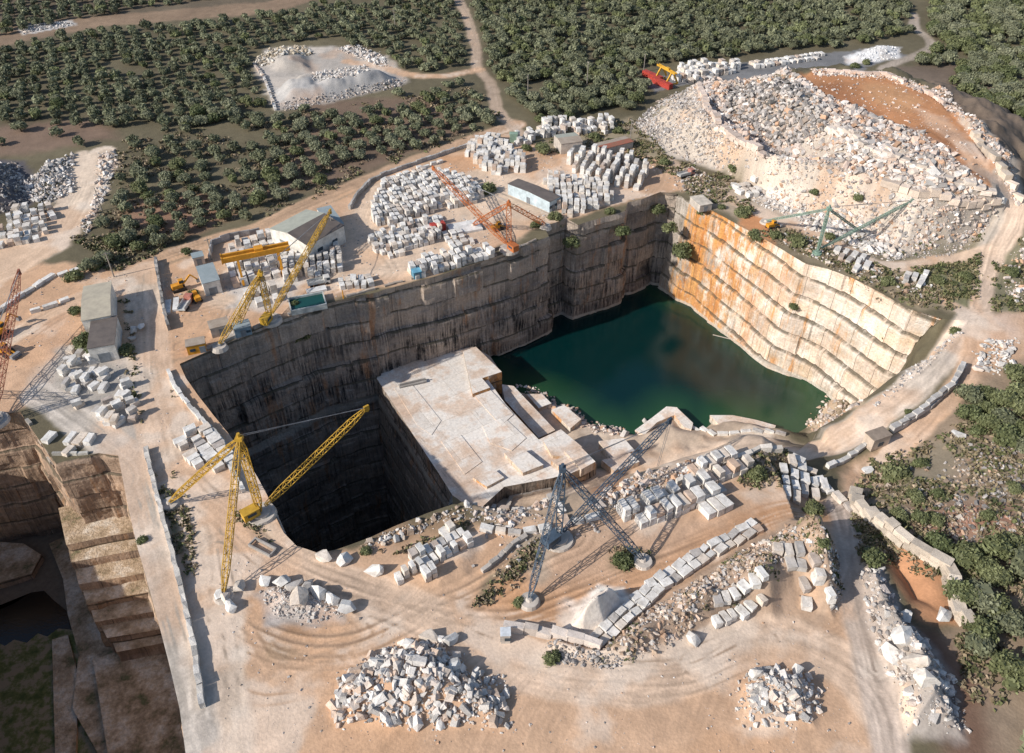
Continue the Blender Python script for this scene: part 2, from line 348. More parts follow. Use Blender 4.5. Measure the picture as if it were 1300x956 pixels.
# ------------------------------------------------------------------ mesh helpers
def tag(o, label=None, cat=None, group=None, kind=None):
    if label: o['label'] = label
    if cat: o['category'] = cat
    if group: o['group'] = group
    if kind: o['kind'] = kind
    return o
def mk(name, V, Fq=None, mat=None, parent=None, tint=None, uv=None, tris=None, smooth=False):
    me = bpy.data.meshes.new(name); V = np.asarray(V, np.float32)
    Fq = np.zeros((0, 4), np.int32) if Fq is None else np.asarray(Fq, np.int32).reshape(-1, 4)
    T = np.zeros((0, 3), np.int32) if tris is None else np.asarray(tris, np.int32).reshape(-1, 3)
    nl = Fq.size + T.size; nf = len(Fq) + len(T)
    me.vertices.add(len(V)); me.vertices.foreach_set('co', V.ravel()); me.loops.add(nl)
    li = np.concatenate([Fq.ravel(), T.ravel()]); me.loops.foreach_set('vertex_index', li); me.polygons.add(nf)
    st = np.concatenate([np.arange(len(Fq)) * 4, Fq.size + np.arange(len(T)) * 3]).astype(np.int32)
    me.polygons.foreach_set('loop_start', st)
    me.polygons.foreach_set('use_smooth', np.full(nf, smooth, bool))
    if tint is not None:
        a = me.attributes.new('tint', 'FLOAT_COLOR', 'POINT'); c = np.ones((len(V), 4), np.float32); c[:, :3] = tint
        a.data.foreach_set('color', c.ravel())
    if uv is not None:
        u = me.uv_layers.new(name='UVMap'); u.data.foreach_set('uv', np.asarray(uv, np.float32)[li].ravel())
    me.update(calc_edges=True); me.validate()
    if mat: me.materials.append(mat)
    o = bpy.data.objects.new(name, me); COL.objects.link(o)
    if parent: o.parent = parent
    return o
def empty(name, loc, rz=0, **k):
    o = bpy.data.objects.new(name, None); COL.objects.link(o); o.location = loc; o.rotation_euler.z = rz; tag(o, **k); return o
CUBE = np.array([[-1, -1, -1], [1, -1, -1], [1, 1, -1], [-1, 1, -1], [-1, -1, 1], [1, -1, 1], [1, 1, 1], [-1, 1, 1]], float) / 2
CF = np.array([[0, 3, 2, 1], [4, 5, 6, 7], [0, 1, 5, 4], [1, 2, 6, 5], [2, 3, 7, 6], [3, 0, 4, 7]])
class MB:
    """collects boxes and bars, builds ONE mesh"""
    def __init__(s): s.V = []; s.F = []; s.n = 0
    def add(s, V, F):
        s.V.append(np.asarray(V, float)); s.F.append(np.asarray(F) + s.n); s.n += len(V); return s
    def box(s, c, d, rz=0.0):
        v = CUBE * np.array(d); ca, sa = math.cos(rz), math.sin(rz)
        v = np.stack([v[:, 0] * ca - v[:, 1] * sa, v[:, 0] * sa + v[:, 1] * ca, v[:, 2]], 1) + np.array(c); return s.add(v, CF)
    def bar(s, a, b, w, h=None):
        a = Vector(a); b = Vector(b); d = b - a; L = d.length
        if L < 1e-4: return s
        q = d.to_track_quat('X', 'Z').to_matrix(); M = np.array(q)
        v = (CUBE * np.array([L, w, h or w])) @ M.T + np.array((a + b) / 2); return s.add(v, CF)
    def quad(s, a, b, c, d): return s.add([a, b, c, d], [[0, 1, 2, 3]])
    def cyl(s, c, r, h, n=12, r2=None, axis='z'):
        a = np.arange(n) * 2 * math.pi / n; r2 = r if r2 is None else r2
        lo = np.stack([r * np.cos(a), r * np.sin(a), np.zeros(n)], 1); hi = np.stack([r2 * np.cos(a), r2 * np.sin(a), np.full(n, h)], 1)
        V = np.concatenate([lo, hi, [[0, 0, 0]], [[0, 0, h]]])
        if axis == 'y': V = V[:, [0, 2, 1]] - np.array([0, h / 2, 0])
        if axis == 'x': V = V[:, [2, 0, 1]] - np.array([h / 2, 0, 0])
        F = []
        for i in range(n):
            j = (i + 1) % n; F += [[i, j, n + j, n + i], [2 * n, j, i, 2 * n], [2 * n + 1, n + i, n + j, 2 * n + 1]]
        F = np.array(F); s.V.append(V + np.array(c)); s.tri = True
        s.F.append(F + s.n); s.n += len(V); return s
    def build(s, name, mat, parent=None, **k):
        V = np.concatenate(s.V); F = np.concatenate(s.F); t = (F[:, 0] == F[:, 3])
        return mk(name, V, F[~t], mat, parent, tris=F[t][:, :3], **k)

# ------------------------------------------------------------------ ground sheet
EARTH = (.58, .385, .255); PALE = (.68, .55, .43); ORANGE = (.57, .305, .155); RED = (.37, .17, .09); SOIL = (.175, .115, .08); DRY = (.21, .165, .105)
SCRUB = (.10, .095, .05); GREY = (.46, .42, .38); LGREY = (.58, .565, .545); WHITE = (.74, .70, .66); ASPH = (.20, .20, .205); BROWNR = (.30, .21, .15)
PAINT = [
    # big areas   (kind, outline, colour, edge softness, strength)
    ('p', [(-80, 0), (420, -30), (330, 12), (100, 26), (0, 52), (-80, 60)], (.15, .12, .085), 3, 1), 
    ('p', [(-80, 58), (40, 28), (340, 2), (420, -20), (460, -20), (350, 16), (130, 34), (-80, 75)], (.27, .19, .13), 2, 1),
    ('p', [(0, 160), (130, 150), (150, 175), (40, 195), (-40, 200)], (.24, .16, .12), 4, .8),
    ('p', [(390, 125), (560, 120), (600, 165), (480, 215), (400, 240), (300, 260), (370, 180)], (.20, .135, .10), 5, .8),
    ('p', [(160, 255), (260, 245), (300, 275), (240, 300), (150, 290)], (.33, .19, .13), 4, .8),
    ('p', [(660, 188), (800, 150), (830, 170), (850, 205), (760, 200), (690, 200)], (.30, .25, .17), 2, 1),
    ('p', [(1130, 85), (1220, 80), (1300, 100), (1300, 240), (1250, 200), (1190, 120)], (.17, .13, .10), 4, 1),
    ('p', [(190, 348), (330, 290), (455, 243), (560, 200), (650, 168), (700, 195), (790, 192), (850, 205), (872, 240), (800, 262), (697, 298), (545, 352), (430, 381), (345, 410), (228, 464), (180, 470), (170, 400)], EARTH, 1.5, 1),
    ('p', [(480, 220), (600, 200), (700, 235), (700, 270), (640, 310), (520, 350), (380, 360), (300, 400), (260, 380), (300, 320), (430, 290)], PALE, 4, .7),
    ('p', [(290, 305), (370, 300), (400, 350), (340, 400), (295, 390)], LGREY, 2, .8),
    ('p', [(560, 200), (600, 195), (615, 215), (560, 222)], ORANGE, 2, .7),
    ('p', [(188, 470), (228, 466), (300, 560), (350, 655), (376, 695), (408, 706), (470, 690), (560, 672), (640, 668), (720, 660), (960, 590), (1075, 640), (1090, 700), (1120, 800), (1160, 1060), (400, 1060), (300, 1010), (250, 985), (232, 780), (200, 600)], EARTH, 1.5, 1),
    ('p', [(600, 770), (640, 735), (760, 690), (960, 640), (1060, 650), (1050, 690), (960, 665), (880, 710), (780, 760), (700, 790), (640, 800)], ORANGE, 4, .75),
    ('p', [(640, 700), (760, 660), (900, 650), (960, 640), (900, 680), (780, 740), (690, 760)], (.58, .42, .31), 4, .6),
    ('p', [(460, 740), (560, 760), (640, 780), (700, 850), (600, 850), (520, 800)], (.59, .42, .30), 4, .7),
    ('p', [(0, 355), (60, 332), (175, 348), (185, 430), (170, 470), (70, 440), (60, 500), (30, 525), (-60, 540), (-60, 370)], EARTH, 1.5, 1),
    ('p', [(55, 385), (95, 385), (100, 430), (60, 450), (40, 420)], (.54, .36, .25), 2, .8),
    ('p', [(30, 505), (70, 500), (150, 570), (170, 600), (200, 600), (200, 480), (180, 450), (70, 440)], GREY, 2, .8),
    ('p', [(0, 300), (60, 268), (80, 240), (95, 195), (130, 190), (150, 210), (130, 262), (85, 315), (0, 360), (-60, 370), (-60, 320)], PALE, 1.5, 1),
    ('p', [(-60, 200), (30, 205), (48, 235), (38, 262), (-60, 290)], (.12, .11, .12), 2, 1),  # shade of the far left stone slope, painted into the ground colour
    ('p', [(320, 85), (340, 62), (420, 58), (490, 72), (510, 88), (520, 105), (420, 130), (350, 142), (335, 110)], GREY, 2, .9),
    ('p', [(345, 112), (380, 100), (480, 88), (515, 100), (500, 108), (400, 128), (352, 135)], (.42, .405, .39), 1, 1),
    ('p', [(22, 36), (40, 30), (90, 26), (98, 32), (30, 44)], LGREY, 1, 1),
    ('p', [(880, 92), (950, 78), (1050, 68), (1140, 58), (1150, 72), (1100, 85), (1000, 92), (900, 102), (830, 118), (820, 100)], ASPH, 1, 1),
    ('p', [(1070, 72), (1110, 58), (1145, 60), (1140, 76), (1080, 82)], (.72, .72, .72), 1, 1),
    # spoil hill
    ('p', [(800, 160), (880, 110), (1000, 95), (1200, 130), (1300, 250), (1290, 290), (1240, 320), (1150, 325), (1060, 288), (1000, 262), (930, 224), (850, 200)], (.46, .40, .34), 2, 1),
    ('p', [(880, 150), (900, 140), (960, 190), (1000, 230), (1000, 262), (930, 222), (900, 190)], (.50, .40, .32), 2, .8),
    ('p', [(1012, 95), (1060, 90), (1130, 96), (1190, 124), (1225, 160), (1262, 212), (1262, 240), (1240, 232), (1205, 190), (1165, 166), (1120, 153), (1095, 138), (1050, 122)], (.50, .24, .115), 1.2, 1), ('p', [(1030, 110), (1060, 105), (1120, 150), (1200, 180), (1240, 225), (1180, 200), (1100, 178), (1060, 140)], (.30, .125, .06), 4, .6), ('p', [(1150, 130), (1200, 150), (1265, 225), (1250, 232), (1190, 170)], (.62, .42, .30), 2, .8),
    ('p', [(1090, 105), (1140, 108), (1170, 130), (1150, 145), (1110, 130)], (.52, .29, .15), 3, .8),
    ('p', [(935, 240), (980, 232), (1010, 262), (1030, 290), (970, 275), (935, 255)], (.66, .64, .62), 2, .9),
    ('p', [(880, 235), (930, 228), (1000, 270), (1010, 292), (960, 290), (900, 262)], (.42, .34, .26), 2, .9),
    ('p', [(930, 262), (1000, 290), (1050, 300), (1100, 330), (1180, 352), (1220, 395), (1160, 390), (1100, 365), (1020, 330), (940, 285)], (.27, .22, .15), 2, 1),
    ('p', [(1060, 285), (1150, 322), (1240, 300), (1240, 320), (1180, 332), (1100, 330)], (.23, .20, .14), 2, 1),
    ('p', [(945, 262), (975, 278), (985, 310), (960, 305), (940, 285)], (.52, .25, .12), 1.5, 1),
    ('p', [(1180, 345), (1250, 322), (1245, 385), (1215, 395), (1170, 365)], (.20, .19, .11), 2, 1),
    ('p', [(1265, 330), (1320, 290), (1320, 400), (1262, 398)], (.22, .20, .13), 2, 1),
    ('p', [(1215, 410), (1300, 395), (1330, 420), (1300, 475), (1225, 500), (1140, 580), (1080, 625), (1060, 600), (1120, 565), (1225, 480)], (.55, .37, .25), 1.5, 1),
    ('p', [(1225, 402), (1290, 398), (1290, 430), (1235, 440)], (.66, .50, .40), 3, .8),
    # right lower scrub
    ('p', [(1225, 492), (1330, 440), (1400, 500), (1400, 1000), (1210, 1000), (1190, 820), (1215, 790), (1200, 740), (1150, 680), (1100, 640), (1090, 620), (1140, 585)], (.31, .235, .17), 2.5, 1),
    ('p', [(1100, 590), (1200, 555), (1240, 560), (1200, 640), (1140, 660), (1100, 630)], (.25, .21, .15), 3, .8),
    ('p', [(1150, 650), (1280, 640), (1300, 670), (1200, 700), (1160, 690)], (.30, .16, .11), 3, .8),
    ('p', [(1120, 690), (1160, 690), (1205, 740), (1212, 790), (1170, 782), (1140, 740)], (.46, .24, .13), 2, 1),
    ('p', [(1082, 640), (1120, 660), (1140, 700), (1110, 720), (1078, 700)], (.22, .19, .13), 2, .8),
    ('p', [(1130, 780), (1190, 795), (1240, 870), (1280, 980), (1210, 990), (1170, 850)], (.17, .10, .07), 3, .9),  # shadow on the right of the stone ridge, painted into the ground
    # berm
    ('p', [(640, 800), (690, 800), (760, 815), (810, 775), (880, 735), (950, 690), (1000, 655), (1055, 662), (1075, 700), (1072, 770), (1040, 795), (985, 792), (900, 830), (800, 855), (720, 850), (660, 820)], (.42, .31, .23), 1.5, .9),
    ('p', [(1000, 730), (1040, 740), (1040, 790), (1000, 790), (980, 760)], (.58, .41, .29), 2, .9),
    ('p', [(1092, 720), (1120, 722), (1140, 770), (1165, 800), (1200, 850), (1230, 940), (1150, 940), (1125, 860), (1100, 800)], (.38, .34, .31), 1.5, .9),
    ('p', [(715, 802), (728, 772), (758, 742), (792, 746), (800, 770), (778, 804), (745, 812)], (.78, .70, .63), .8, 1),
    ('p', [(718, 772), (745, 768), (760, 790), (730, 800)], (.74, .69, .64), 2, .9),
    ('p', [(320, 755), (345, 740), (445, 765), (440, 788), (385, 798), (335, 788)], (.46, .43, .41), 1, .9),
    ('p', [(365, 792), (385, 788), (402, 795), (385, 804), (370, 802)], (.47, .28, .16), 1.2, .9), ('p', [(338, 822), (352, 815), (385, 830), (365, 845), (345, 838)], (.50, .34, .22), 1, .9),
    ('p', [(295, 830), (305, 832), (320, 855), (312, 866), (302, 855)], (.50, .32, .18), 1, .9),
    ('p', [(208, 650), (235, 640), (250, 690), (245, 730), (232, 700), (218, 690)], (.19, .18, .115), 1.5, .9), ('p', [(195, 575), (215, 580), (232, 625), (215, 650), (195, 640)], (.20, .18, .12), 2, .85),
    ('p', [(300, 645), (340, 665), (345, 690), (310, 665)], (.24, .25, .15), 1, .8),
    ('p', [(540, 690), (470, 690), (440, 688), (520, 668), (580, 650), (600, 668), (560, 680)], (.33, .22, .14), 2, .8),
    ('p', [(600, 765), (628, 728), (680, 680), (690, 690), (640, 730), (615, 768)], (.22, .19, .13), 1.5, .8),
    ('p', [(640, 690), (700, 665), (720, 690), (700, 730), (680, 745), (670, 720)], (.40, .34, .27), 2, .7),
    ('p', [(775, 700), (800, 695), (830, 705), (812, 722), (780, 722)], (.26, .20, .14), 2, .8),
    # pit interior
    ('p', [(600, 640), (640, 620), (800, 590), (900, 560), (1000, 560), (1000, 600), (900, 615), (760, 650), (640, 672)], (.55, .41, .30), 3, .8),
    ('p', [(745, 612), (780, 596), (795, 612), (765, 630), (745, 625)], (.42, .22, .12), 2, .8),
    ('p', [(640, 485), (800, 545), (850, 520), (960, 530), (1000, 560), (900, 580), (780, 590), (700, 570)], (.66, .52, .41), 3, .7),
    ('p', [(900, 590), (960, 556), (1000, 548), (1030, 560), (980, 580), (940, 600)], (.40, .32, .24), 2, .6),
    ('p', [(1030, 520), (1060, 495), (1100, 505), (1090, 525), (1030, 548)], (.58, .45, .32), 2, .9),
    ('p', [(1090, 530), (1180, 450), (1215, 415), (1228, 420), (1150, 492), (1060, 555), (1040, 555)], (.40, .35, .30), 1.5, .8),
]
ROADS = [  # (polyline, width m, colour)
    ([(655, 158), (600, 178), (540, 200), (470, 228), (400, 256), (330, 290), (250, 312), (165, 346), (110, 375)], 8, EARTH),
    ([(185, 345), (185, 400), (192, 470), (208, 540), (232, 600), (262, 655), (275, 720), (268, 790), (275, 900), (285, 1000)], 11, (.64, .53, .43)),
    ([(235, 605), (290, 650), (350, 705), (430, 745), (520, 775), (600, 812), (680, 848), (760, 862), (850, 855), (930, 820), (1000, 812), (1080, 850), (1120, 900)], 10, (.64, .48, .36)),
    ([(570, -20), (592, 20), (604, 60), (606, 85), (622, 105), (632, 140), (650, 160), (680, 195), (700, 205)], 5, (.50, .38, .29)),
    ([(608, 88), (560, 97), (520, 95), (480, 84), (440, 78)], 6, EARTH),
    ([(690, 198), (760, 192), (820, 202), (838, 222), (825, 245)], 6, EARTH),
    ([(1244, 400), (1252, 350), (1262, 325), (1286, 288), (1290, 258), (1268, 232), (1240, 214)], 6, (.64, .49, .38)),
    ([(1255, 318), (1200, 330), (1150, 338), (1110, 335), (1060, 310), (1010, 288), (950, 265), (900, 238), (850, 205)], 5, (.60, .45, .34)),
    ([(1238, 402), (1205, 385), (1180, 368)], 4, (.60, .45, .34)),
    ([(1235, 405), (1195, 455), (1150, 497), (1095, 538), (1052, 567), (1010, 574)], 8.5, (.68, .58, .49)),
    ([(975, 560), (940, 563), (900, 572), (860, 586), (760, 608), (690, 622), (640, 632)], 8, (.60, .46, .35)),
    ([(1120, 88), (1142, 78), (1180, 62), (1178, 48), (1162, 36), (1160, 18)], 5, (.45, .38, .32)),
    ([(50, 502), (80, 520), (120, 552), (165, 585), (180, 640), (200, 730), (225, 820), (240, 900), (255, 1000)], 8, (.58, .52, .46)),
    ([(1240, 420), (1225, 480), (1180, 530), (1130, 580), (1085, 630), (1065, 650)], 5, (.60, .42, .30)),
    ([(1068, 640), (1080, 700), (1085, 760), (1110, 850), (1130, 960)], 6, (.50, .42, .36)),
    ([(130, 192), (110, 235), (80, 290), (30, 335), (-40, 365)], 9, PALE),
    ([(0, 440), (60, 400), (110, 375), (160, 350)], 6, PALE),
]
TRACKS = [([(192, 470), (208, 540), (240, 612), (300, 668), (400, 735), (520, 778), (640, 835), (760, 864), (870, 850), (960, 815)], 7, 9),
    ([(262, 655), (275, 720), (268, 790), (275, 900)], 5, 7), ([(275, 700), (300, 780), (360, 815), (450, 812), (530, 780), (600, 752), (680, 700), (720, 680)], 5, 8),
    ([(430, 742), (560, 765), (660, 770), (770, 725), (880, 680), (970, 645), (1060, 645), (1085, 610)], 6, 10), ([(600, 812), (620, 790), (700, 770), (840, 735), (950, 672)], 3, 8),
    ([(290, 800), (330, 860), (420, 850)], 4, 8), ([(300, 700), (360, 720), (450, 770), (480, 810), (400, 840)], 3, 6), ([(960, 815), (1040, 835), (1110, 890), (1130, 960)], 5, 8), ([(880, 845), (960, 800), (1060, 790), (1090, 720), (1075, 650)], 4, 7),
    ([(1068, 640), (1082, 700), (1088, 760), (1112, 850)], 4, 5), ([(1240, 405), (1225, 480), (1180, 530), (1130, 580), (1085, 630)], 4, 5), ([(1235, 405), (1195, 455), (1150, 497), (1095, 538), (1052, 567)], 4, 6),
    ([(50, 502), (80, 520), (120, 552), (165, 585), (180, 640), (200, 730), (225, 820), (240, 900)], 5, 5), ([(165, 346), (200, 400), (200, 470)], 4, 6), ([(110, 375), (165, 346), (250, 312), (330, 290), (400, 256)], 4, 5),
    ([(230, 440), (260, 425), (280, 395), (250, 400)], 4, 7), ([(380, 395), (430, 375), (500, 350), (470, 300), (480, 240)], 4, 6), ([(400, 300), (450, 330), (520, 340), (640, 300), (690, 275)], 4, 6), ([(1055, 105), (1120, 130), (1190, 165), (1250, 225), (1286, 270), (1262, 325), (1245, 390)], 5, 7),
    ([(690, 198), (760, 192), (820, 202), (838, 222), (825, 245)], 3, 4), ([(0, 440), (60, 400), (110, 375)], 4, 8), ([(30, 335), (80, 290), (110, 235)], 4, 8)]
def paint(X, Y):
    n = len(X); C = np.zeros((n, 3)); wx = X + (fbm(X, Y, 5, 3) - .5) * 5; wy = Y + (fbm(X + 99, Y + 50, 5, 3) - .5) * 5
    base = np.array([.14, .12, .075]); C[:] = base
    C = C * (0.75 + .5 * fbm(X, Y, 30, 3))[:, None]
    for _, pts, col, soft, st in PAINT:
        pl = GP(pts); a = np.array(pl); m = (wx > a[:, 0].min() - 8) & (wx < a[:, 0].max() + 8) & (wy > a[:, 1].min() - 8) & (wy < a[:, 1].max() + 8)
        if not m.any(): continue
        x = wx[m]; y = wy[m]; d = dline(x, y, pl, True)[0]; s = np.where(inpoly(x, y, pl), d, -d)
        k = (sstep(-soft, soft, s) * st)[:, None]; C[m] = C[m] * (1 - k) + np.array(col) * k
    for pts, wd, col in ROADS:
        pl = smooth(GP(pts), 4); a = np.array(pl); m = (X > a[:, 0].min() - 12) & (X < a[:, 0].max() + 12) & (Y > a[:, 1].min() - 12) & (Y < a[:, 1].max() + 12)
        if not m.any(): continue
        x = X[m] + (wx[m] - X[m]) * .35; y = Y[m] + (wy[m] - Y[m]) * .35; d, _, sd = dline(x, y, pl)
        d = np.abs(d); k = (1 - sstep(wd / 2 - .6, wd / 2 + 1.2, d))
        lat = np.sign(sd) * d; ru = vnoise(lat * 1.9 + 40, (x + y) * .02 + 3); ru2 = vnoise(lat * .8 + 10, (x - y) * .03)
        f = (.74 + .34 * ru + .22 * ru2)[:, None]; k = (k * .85)[:, None]
        C[m] = C[m] * (1 - k) + np.array(col) * f * k
    for pts, n_, spread in TRACKS:
        pl = smooth(GP(pts)); a = np.array(pl); m = (X > a[:, 0].min() - 12) & (X < a[:, 0].max() + 12) & (Y > a[:, 1].min() - 12) & (Y < a[:, 1].max() + 12)
        if not m.any(): continue
        x = X[m]; y = Y[m]; d, _, sd = dline(x, y, pl); lat = np.sign(sd) * np.abs(d) + 2.2 * (vnoise(x * .06 + 7, y * .06) - .5)
        g_ = np.ones(len(x)); rr = np.random.default_rng(len(pts) * 7 + n_)
        for _k in range(n_):
            o_ = (rr.random() - .5) * spread + 1.6 * (vnoise((x + y) * .03 + _k * 9, x * .02 + _k) - .5); am = .04 + .12 * rr.random()
            for tw in (-.95, .95): g_ *= 1 - am * np.exp(-((lat - o_ - tw) / .33) ** 2) + .6 * am * np.exp(-((lat - o_ - tw - .6) / .3) ** 2)
        C[m] *= (1 + (g_ - 1) * sstep(.30, .62, fbm(x, y, 12, 3)) * 1.3)[:, None]
    # wandering wheel tracks on the bare dirt
    lum = C.mean(1); bare = sstep(.33, .42, lum)
    an = .9; u = (X * math.cos(an) + Y * math.sin(an)); v = (-X * math.sin(an) + Y * math.cos(an)) + 14 * (fbm(X, Y, 55, 2) - .5) * 2
    tr = vnoise(v * 1.3, u * .03); tr2 = vnoise(u * 1.1 + 6 * fbm(X, Y, 30, 2), v * .03 + 31)
    tr3 = vnoise(v * 3.1 + 5 * fbm(X, Y, 25, 2), u * .05 + 11); C *= (1 + bare * ((tr - .5) * .08 + (tr2 - .5) * .05 + (tr3 - .5) * .16))[:, None]
    big = fbm(X + 300, Y, 16, 4); C *= (.74 + .46 * big)[:, None]
    pk = sstep(.50, .64, fbm(X, Y + 500, 22, 4)) * bare * .45; C = C * (1 - pk[:, None]) + np.array([.60, .36, .21]) * pk[:, None]; pl_ = sstep(.55, .68, fbm(X + 900, Y + 200, 15, 5)) * bare * .5; C = C * (1 - pl_[:, None]) + np.array([.74, .65, .56]) * pl_[:, None]; C *= (.90 + .2 * fbm(X, Y + 70, 1.6, 3))[:, None]
    return np.clip(C, 0.01, .82)

# perspective-friendly spacing, but a plain sheet of land that reaches the horizon
pys = np.arange(-40, 1000, 1.9)
ys = [P(650, y)[1] for y in pys][::-1]
ys = [-2500, -800, -200, -40, 0, 25, 45] + [y for y in ys if y > 52] + [600, 640, 700, 780, 900, 1100, 1400, 1900, 2700, 4000, 6000]
ys = np.array(sorted(set(ys)))
cu = np.concatenate([[-60, -20, -8, -4, -2.4, -1.7, -1.35], np.linspace(-1.15, 1.15, 860), [1.35, 1.7, 2.4, 4, 8, 20, 60]])
def halfw(y): # half width of the view at distance y
    y = np.maximum(y, 55); return (y * CP + H * SP) * 650 / FPX
Xg = cu[None, :] * halfw(ys)[:, None]; Yg = np.repeat(ys[:, None], len(cu), 1)
ny_, nx_ = Xg.shape; Xf = Xg.ravel().copy(); Yf = Yg.ravel().copy()
idx = np.arange(ny_ * nx_).reshape(ny_, nx_)
FQ = np.stack([idx[:-1, :-1], idx[:-1, 1:], idx[1:, 1:], idx[1:, :-1]], -1).reshape(-1, 4)
def sheet(sel_faces, zfun, rims, name, mat, col=None, smooth=True):
    F = FQ[sel_faces]; used, inv = np.unique(F, return_inverse=True); F = inv.reshape(-1, 4)
    x = Xf[used].copy(); y = Yf[used].copy()
    e = np.sort(np.concatenate([F[:, [0, 1]], F[:, [1, 2]], F[:, [2, 3]], F[:, [3, 0]]]), 1)
    key = e[:, 0].astype(np.int64) * len(used) + e[:, 1]; u, c = np.unique(key, return_counts=True); bd = u[c == 1]
    bv = np.unique(np.concatenate([bd // len(used), bd % len(used)]))
    for r in rims:
        d, _, _, qx, qy = dline(x[bv], y[bv], r, True, True); m = d < 2.5
        x[bv[m]] = qx[m]; y[bv[m]] = qy[m]
    z = zfun(x, y); return mk(name, np.stack([x, y, z], 1), F, mat, tint=paint(x, y) if col is None else col(x, y), smooth=smooth)
cxm = Xf[FQ].mean(1); cym = Yf[FQ].mean(1)
in1 = inpoly(cxm, cym, RIM); in2 = inpoly(cxm, cym, RIM2); ind = inpoly(cxm, cym, DEEP)
tag(sheet(~in1 & ~in2, z_out, [RIM, RIM2], 'ground', M_GROUND), kind='structure')
tag(sheet(in1 & ~ind, z_in, [RIM, DEEP], 'quarry_floor', M_GROUND), kind='structure')

# ------------------------------------------------------------------ cliffs
def resample(pl, step):
    pts = [np.array(p[:2], float) for p in pl]; out = [pts[0]]; u = [0.0]
    for a, b in zip(pts[:-1], pts[1:]):
        L = np.linalg.norm(b - a); n = max(1, int(round(L / step)))
        for k in range(1, n + 1): out.append(a + (b - a) * k / n); u.append(u[-1] + L / n)
    return np.array(out), np.array(u)
def cliff(name, top, zbot, mat, inward, set_total=3.0, step=.6, ledge=7.3, rough=.5, cellamp=.7, ztop=None, seed=0, zs=.6, dip=0.0, bs=11.0, wav=2.0, grow=False):
    """vertical quarry face under a rim line; `inward` +1/-1 picks the side the pit is on; each bench down stands further into the pit"""
    pts, u = resample(top, step); tan = np.gradient(pts, axis=0); tan /= np.linalg.norm(tan, axis=1)[:, None] + 1e-9
    k = 5; ker = np.ones(k) / k; ts = np.stack([np.convolve(np.pad(tan[:, i], k // 2, mode='edge'), ker, 'valid') for i in range(2)], 1)
    nrm = np.stack([ts[:, 1], -ts[:, 0]], 1) * inward
    z0 = z_out(pts[:, 0].copy(), pts[:, 1].copy()) if ztop is None else np.broadcast_to(ztop, len(pts)).astype(float)
    nz = int((0 - zbot) / zs) + 1; rows = np.linspace(0, 1, nz)
    Zg = z0[:, None] * (1 - rows[None]) + zbot * rows[None]; U = np.repeat(u[:, None], nz, 1)
    zz = -Zg + dip * U + wav * (fbm(U * .05 + seed, U * 0 + 3.3, 1.0, 2) - .5)
    b = np.floor(zz / ledge); nb = max(1, (-zbot) / ledge)
    fr = zz / ledge - b; bq = b - 1 + sstep(0, .13, fr)
    off = bq * set_total / nb * ((.35 + .75 * U / U.max()) if grow else 1)
    h = lambda i, j: np.abs(np.sin(i * 12.9898 + j * 78.233 + seed * 3.1) * 43758.5453) % 1
    cw = bs * (.7 + .6 * h(b, b * 0 + 5)); ci = np.floor(U / cw + h(b, 9) * 3); off = off + (h(ci, b) - .5) * 2 * cellamp
    sub = np.floor(zz / (ledge / 3)); cj = np.floor(U / 3.1 + h(sub, 2)); off = off + (h(cj, sub) - .5) * .35 * cellamp
    off = off + (fbm(U + seed * 50, Zg + 300, 4, 4) - .5) * 2 * rough
    off = off * np.clip(rows[None] * 60, 0, 1)
    V = np.stack([pts[:, 0][:, None] + nrm[:, 0][:, None] * off, pts[:, 1][:, None] + nrm[:, 1][:, None] * off, Zg], -1).reshape(-1, 3)
    n = len(pts); id2 = np.arange(n * nz).reshape(n, nz); F = np.stack([id2[:-1, :-1], id2[1:, :-1], id2[1:, 1:], id2[:-1, 1:]], -1).reshape(-1, 4)
    if inward < 0: F = F[:, ::-1]
    uv = np.stack([U.ravel() + seed * 37, (zz * 1.0).ravel()], 1)
    return tag(mk(name, V, F, mat, uv=uv), kind='structure')
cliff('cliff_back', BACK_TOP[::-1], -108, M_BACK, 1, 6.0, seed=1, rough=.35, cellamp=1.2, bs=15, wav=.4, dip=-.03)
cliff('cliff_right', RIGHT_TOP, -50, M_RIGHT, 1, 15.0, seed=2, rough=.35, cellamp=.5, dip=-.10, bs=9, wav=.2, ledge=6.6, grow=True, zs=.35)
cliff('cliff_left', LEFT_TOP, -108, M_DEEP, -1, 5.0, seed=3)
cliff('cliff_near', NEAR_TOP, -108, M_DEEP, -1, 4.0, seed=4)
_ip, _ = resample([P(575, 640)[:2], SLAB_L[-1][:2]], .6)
cliff('cliff_inner', [P(575, 640)[:2], SLAB_L[-1][:2]], -108, M_DEEP, -1, 3, seed=5, ztop=z_in(_ip[:, 0].copy(), _ip[:, 1].copy()))
